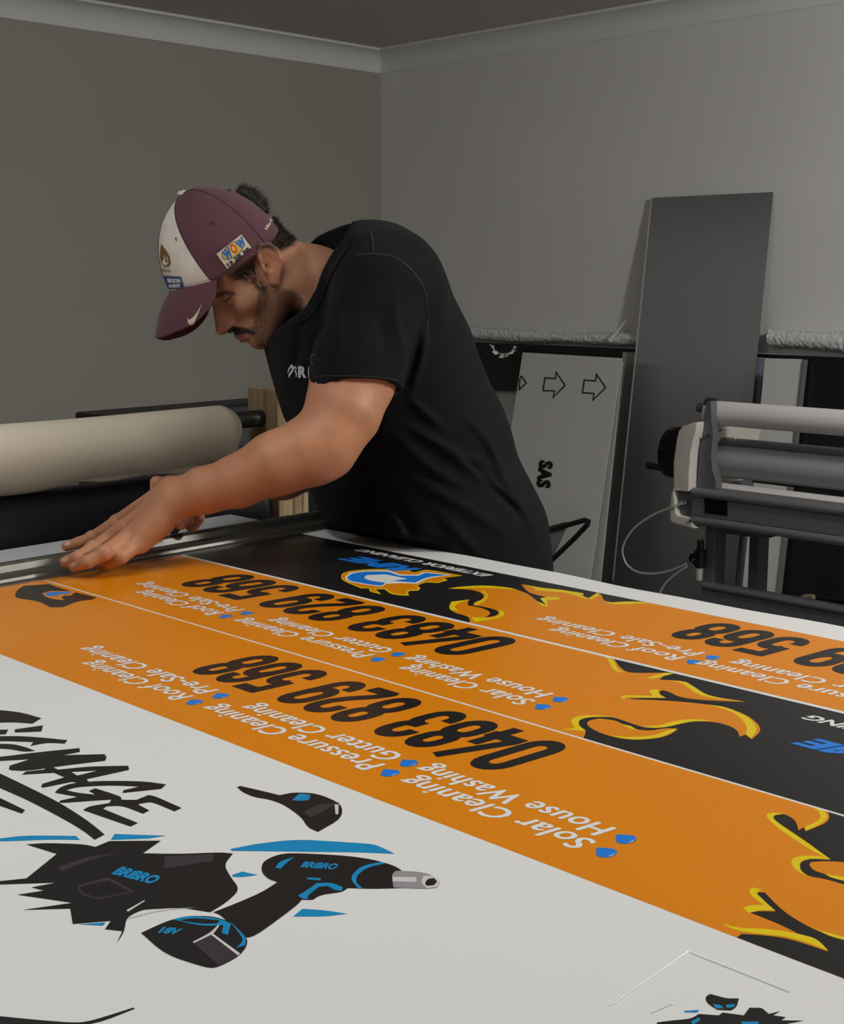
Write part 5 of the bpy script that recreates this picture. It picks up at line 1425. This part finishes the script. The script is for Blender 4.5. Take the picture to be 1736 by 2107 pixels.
def curve2(P): return [tuple(q[:2]) for q in curve_pts([(x, y, 0) for x, y in P], 6)]
seam('shoulder_seam', Z2([(600,268),(700,262),(790,277),(860,322),(920,392),(955,460),(968,560),(966,640),(968,740)]), .0013, m_stitch)
seam('sleeve_stitching', Z5([(455,556),(520,525),(700,518),(900,520),(1100,528),(1300,545),(1440,575)]), .0007, m_stitch)
seam('yoke_seam', Z2([(670,150),(680,200),(684,262)]), .0011, m_stitch)
decal('collar_rib', [([(711,490),(686,522),(666,557),(651,598),(631,633),(609,652),(616,668),(643,650),(666,612),(682,570),(702,535),(722,507)], 0)], BV_T, tee, [m_tee], off=.0022, res=5)

# ---- hair: short blades rooted on the scalp
m_hair = mat('dark_hair', (0.018, 0.013, 0.011), 0.55, spec=.4)
def strands(name, roots, dirs, L, wd, seed):
    rg = np.random.default_rng(seed); n = len(roots)
    d = dirs+rg.normal(0, .28, (n, 3)); d /= np.linalg.norm(d, axis=1)[:, None]
    L_h = L*(.6+.8*rg.random(n))[:, None]
    sd = np.cross(d, rg.normal(size=(n, 3))); sd /= np.linalg.norm(sd, axis=1)[:, None]
    bend = rg.normal(0, .15, (n, 3))
    a = roots-d*.0015; m_ = a+d*L_h*.55; t = a+(d+bend)*L_h
    V = np.concatenate([a+sd*wd, a-sd*wd, m_+sd*wd*.8, m_-sd*wd*.8, t]); i = np.arange(n)
    F = [(k, k+n, k+3*n, k+2*n) for k in i]+[(k+2*n, k+3*n, k+4*n) for k in i]
    return mesh_from(name, c2w(V), F)
x, y_, z = VH[:, 0], VH[:, 1], VH[:, 2]; zx, zy = zproj(VH)
C_head = h2c(VH); cen = h2c(np.array([[0, 0, .02]]))
nape = inpoly(zx, zy, list([(985,330),(1060,360),(1110,430),(1128,500),(1112,555),(1040,598),(960,582),(905,575),(925,500),(960,400)])) & (np.abs(y_) < .09)
side = inpoly(zx, zy, list([(665,785),(760,715),(830,675),(838,740),(852,800),(935,882),(885,905),(825,852),(750,822),(700,805)])) & (np.abs(y_) > .03)
rg = np.random.default_rng(11)
def pick(mask, n):
    i = np.argwhere(mask)[:, 0]; i = rg.choice(i, min(n, len(i)*2)); return VH[i]+rg.normal(0, .0006, (len(i), 3))
hroot = []; 
R1 = pick(nape, 5000); n1 = R1-np.array([.0, 0, .03]); n1 /= np.linalg.norm(n1, axis=1)[:, None]
d1 = (n1*.75+np.array([-.35, 0, -.55]))@HR.T
nap = link('hair', strands('hair', h2c(R1), d1, .009, .00028, 1), m_hair, man)
R2 = pick(side & (np.abs(y_) < .078), 1800); n2 = np.stack([0*R2[:, 0], np.sign(R2[:, 1])*.5, -.8+0*R2[:, 0]], 1)+np.array([-.15, 0, 0])
link('sideburns', strands('sideburns', h2c(R2), n2@HR.T, .008, .0003, 2), m_hair, man)
# tuft pushed out through the cap's rear opening
tf = zhp([(745,235),(805,262),(850,300),(880,350)])
def tuft(P):
    d = None
    for (a, b) in zip(tf[:-1], tf[1:]):
        for yy in (-.024, 0, .024):
            e = s_cap(P, (a[0], yy, a[1]), (b[0], yy, b[1]), .010, .009); d = e if d is None else smin(d, e, .01)
    return d-.0015*vnoise(P, 260, 5)
VF, FF = nets(tuft, (-.12, -.06, .03), (-.02, .06, .15), .0025)
tb_ = link('hair', np_mesh('hair_tuft', c2w(h2c(VF)), FF[:, ::-1]), m_hair, man, smooth=True)
i = rg.choice(len(VF), 2600); R3 = VF[i]; 
dd = np.array([-.75, 0, .05])+np.stack([0*R3[:, 0], R3[:, 1]*4, (R3[:, 2]-.09)*8], 1)
link('hair', strands('hair_ends', h2c(R3), dd@HR.T, .011, .0003, 3), m_hair, man)
# stubble
st = inpoly(zx, zy, beard) & (x > -.03)
i = np.argwhere(st)[:, 0]; i = rg.choice(i, min(9000, len(i)*2)); R4 = VH[i]+rg.normal(0, .0008, (len(i), 3))
nn_ = R4-np.array([.03, 0, -.05]); nn_ /= np.linalg.norm(nn_, axis=1)[:, None]
link('beard', strands('beard', h2c(R4), (nn_+np.array([0, 0, -.9]))@HR.T, .0032, .00016, 4), m_hair, man)
mo_ = inpoly(zx, zy, list([(655,1175),(690,1152),(770,1162),(845,1182),(850,1203),(790,1198),(720,1212)])) & (x > .07)
i = np.argwhere(mo_)[:, 0]; i = rg.choice(i, min(1500, len(i)*4)); R5 = VH[i]+rg.normal(0, .0008, (len(i), 3))
link('moustache', strands('moustache', h2c(R5), (np.stack([.3+0*R5[:, 0], R5[:, 1]*18, -.9+0*R5[:, 0]], 1))@HR.T, .0042, .00022, 5), m_hair, man)

# ---- utility knife in the far hand
m_knife = mat('dark_blue_plastic', (0.010, 0.012, 0.06), 0.4)
tip = at_z(346, 1096, TZ+.006); bd = c2w(Kc(402, 1030, 2.13))[0]; u = bd-tip; u /= np.linalg.norm(u); sdv = np.cross(u, [0, 0, 1]); sdv /= np.linalg.norm(sdv); up_ = np.cross(sdv, u)
kn = empty('utility_knife', tuple(tip), 'blue utility knife held against the rule, half hidden behind the left hand', 'knife')
def kbox(name, t0, t1, w_, h_, material, off=0):
    V = []
    for t in (t0, t1):
        for a, b in ((-1, -1), (1, -1), (1, 1), (-1, 1)): V.append(tip+u*t+sdv*a*w_/2+up_*(b*h_/2+off))
    return MB().add(V, [(0,1,2,3),(7,6,5,4),(0,4,5,1),(1,5,6,2),(2,6,7,3),(3,7,4,0)]).build(name, material, kn, bevel=.0012)
kbox('body', .018, .15, .014, .022, m_knife); kbox('blade', .0, .03, .0006, .014, m_shine); kbox('collar', .012, .020, .010, .017, m_gold)
place(kn)
bpy.context.view_layer.update()
inv_m = Matrix.Translation(-Vector(man.location))
capo.matrix_parent_inverse = inv_m
bpy.context.view_layer.update()
for ch_ in capo.children: ch_.matrix_parent_inverse = capo.matrix_world.inverted()
place(man)
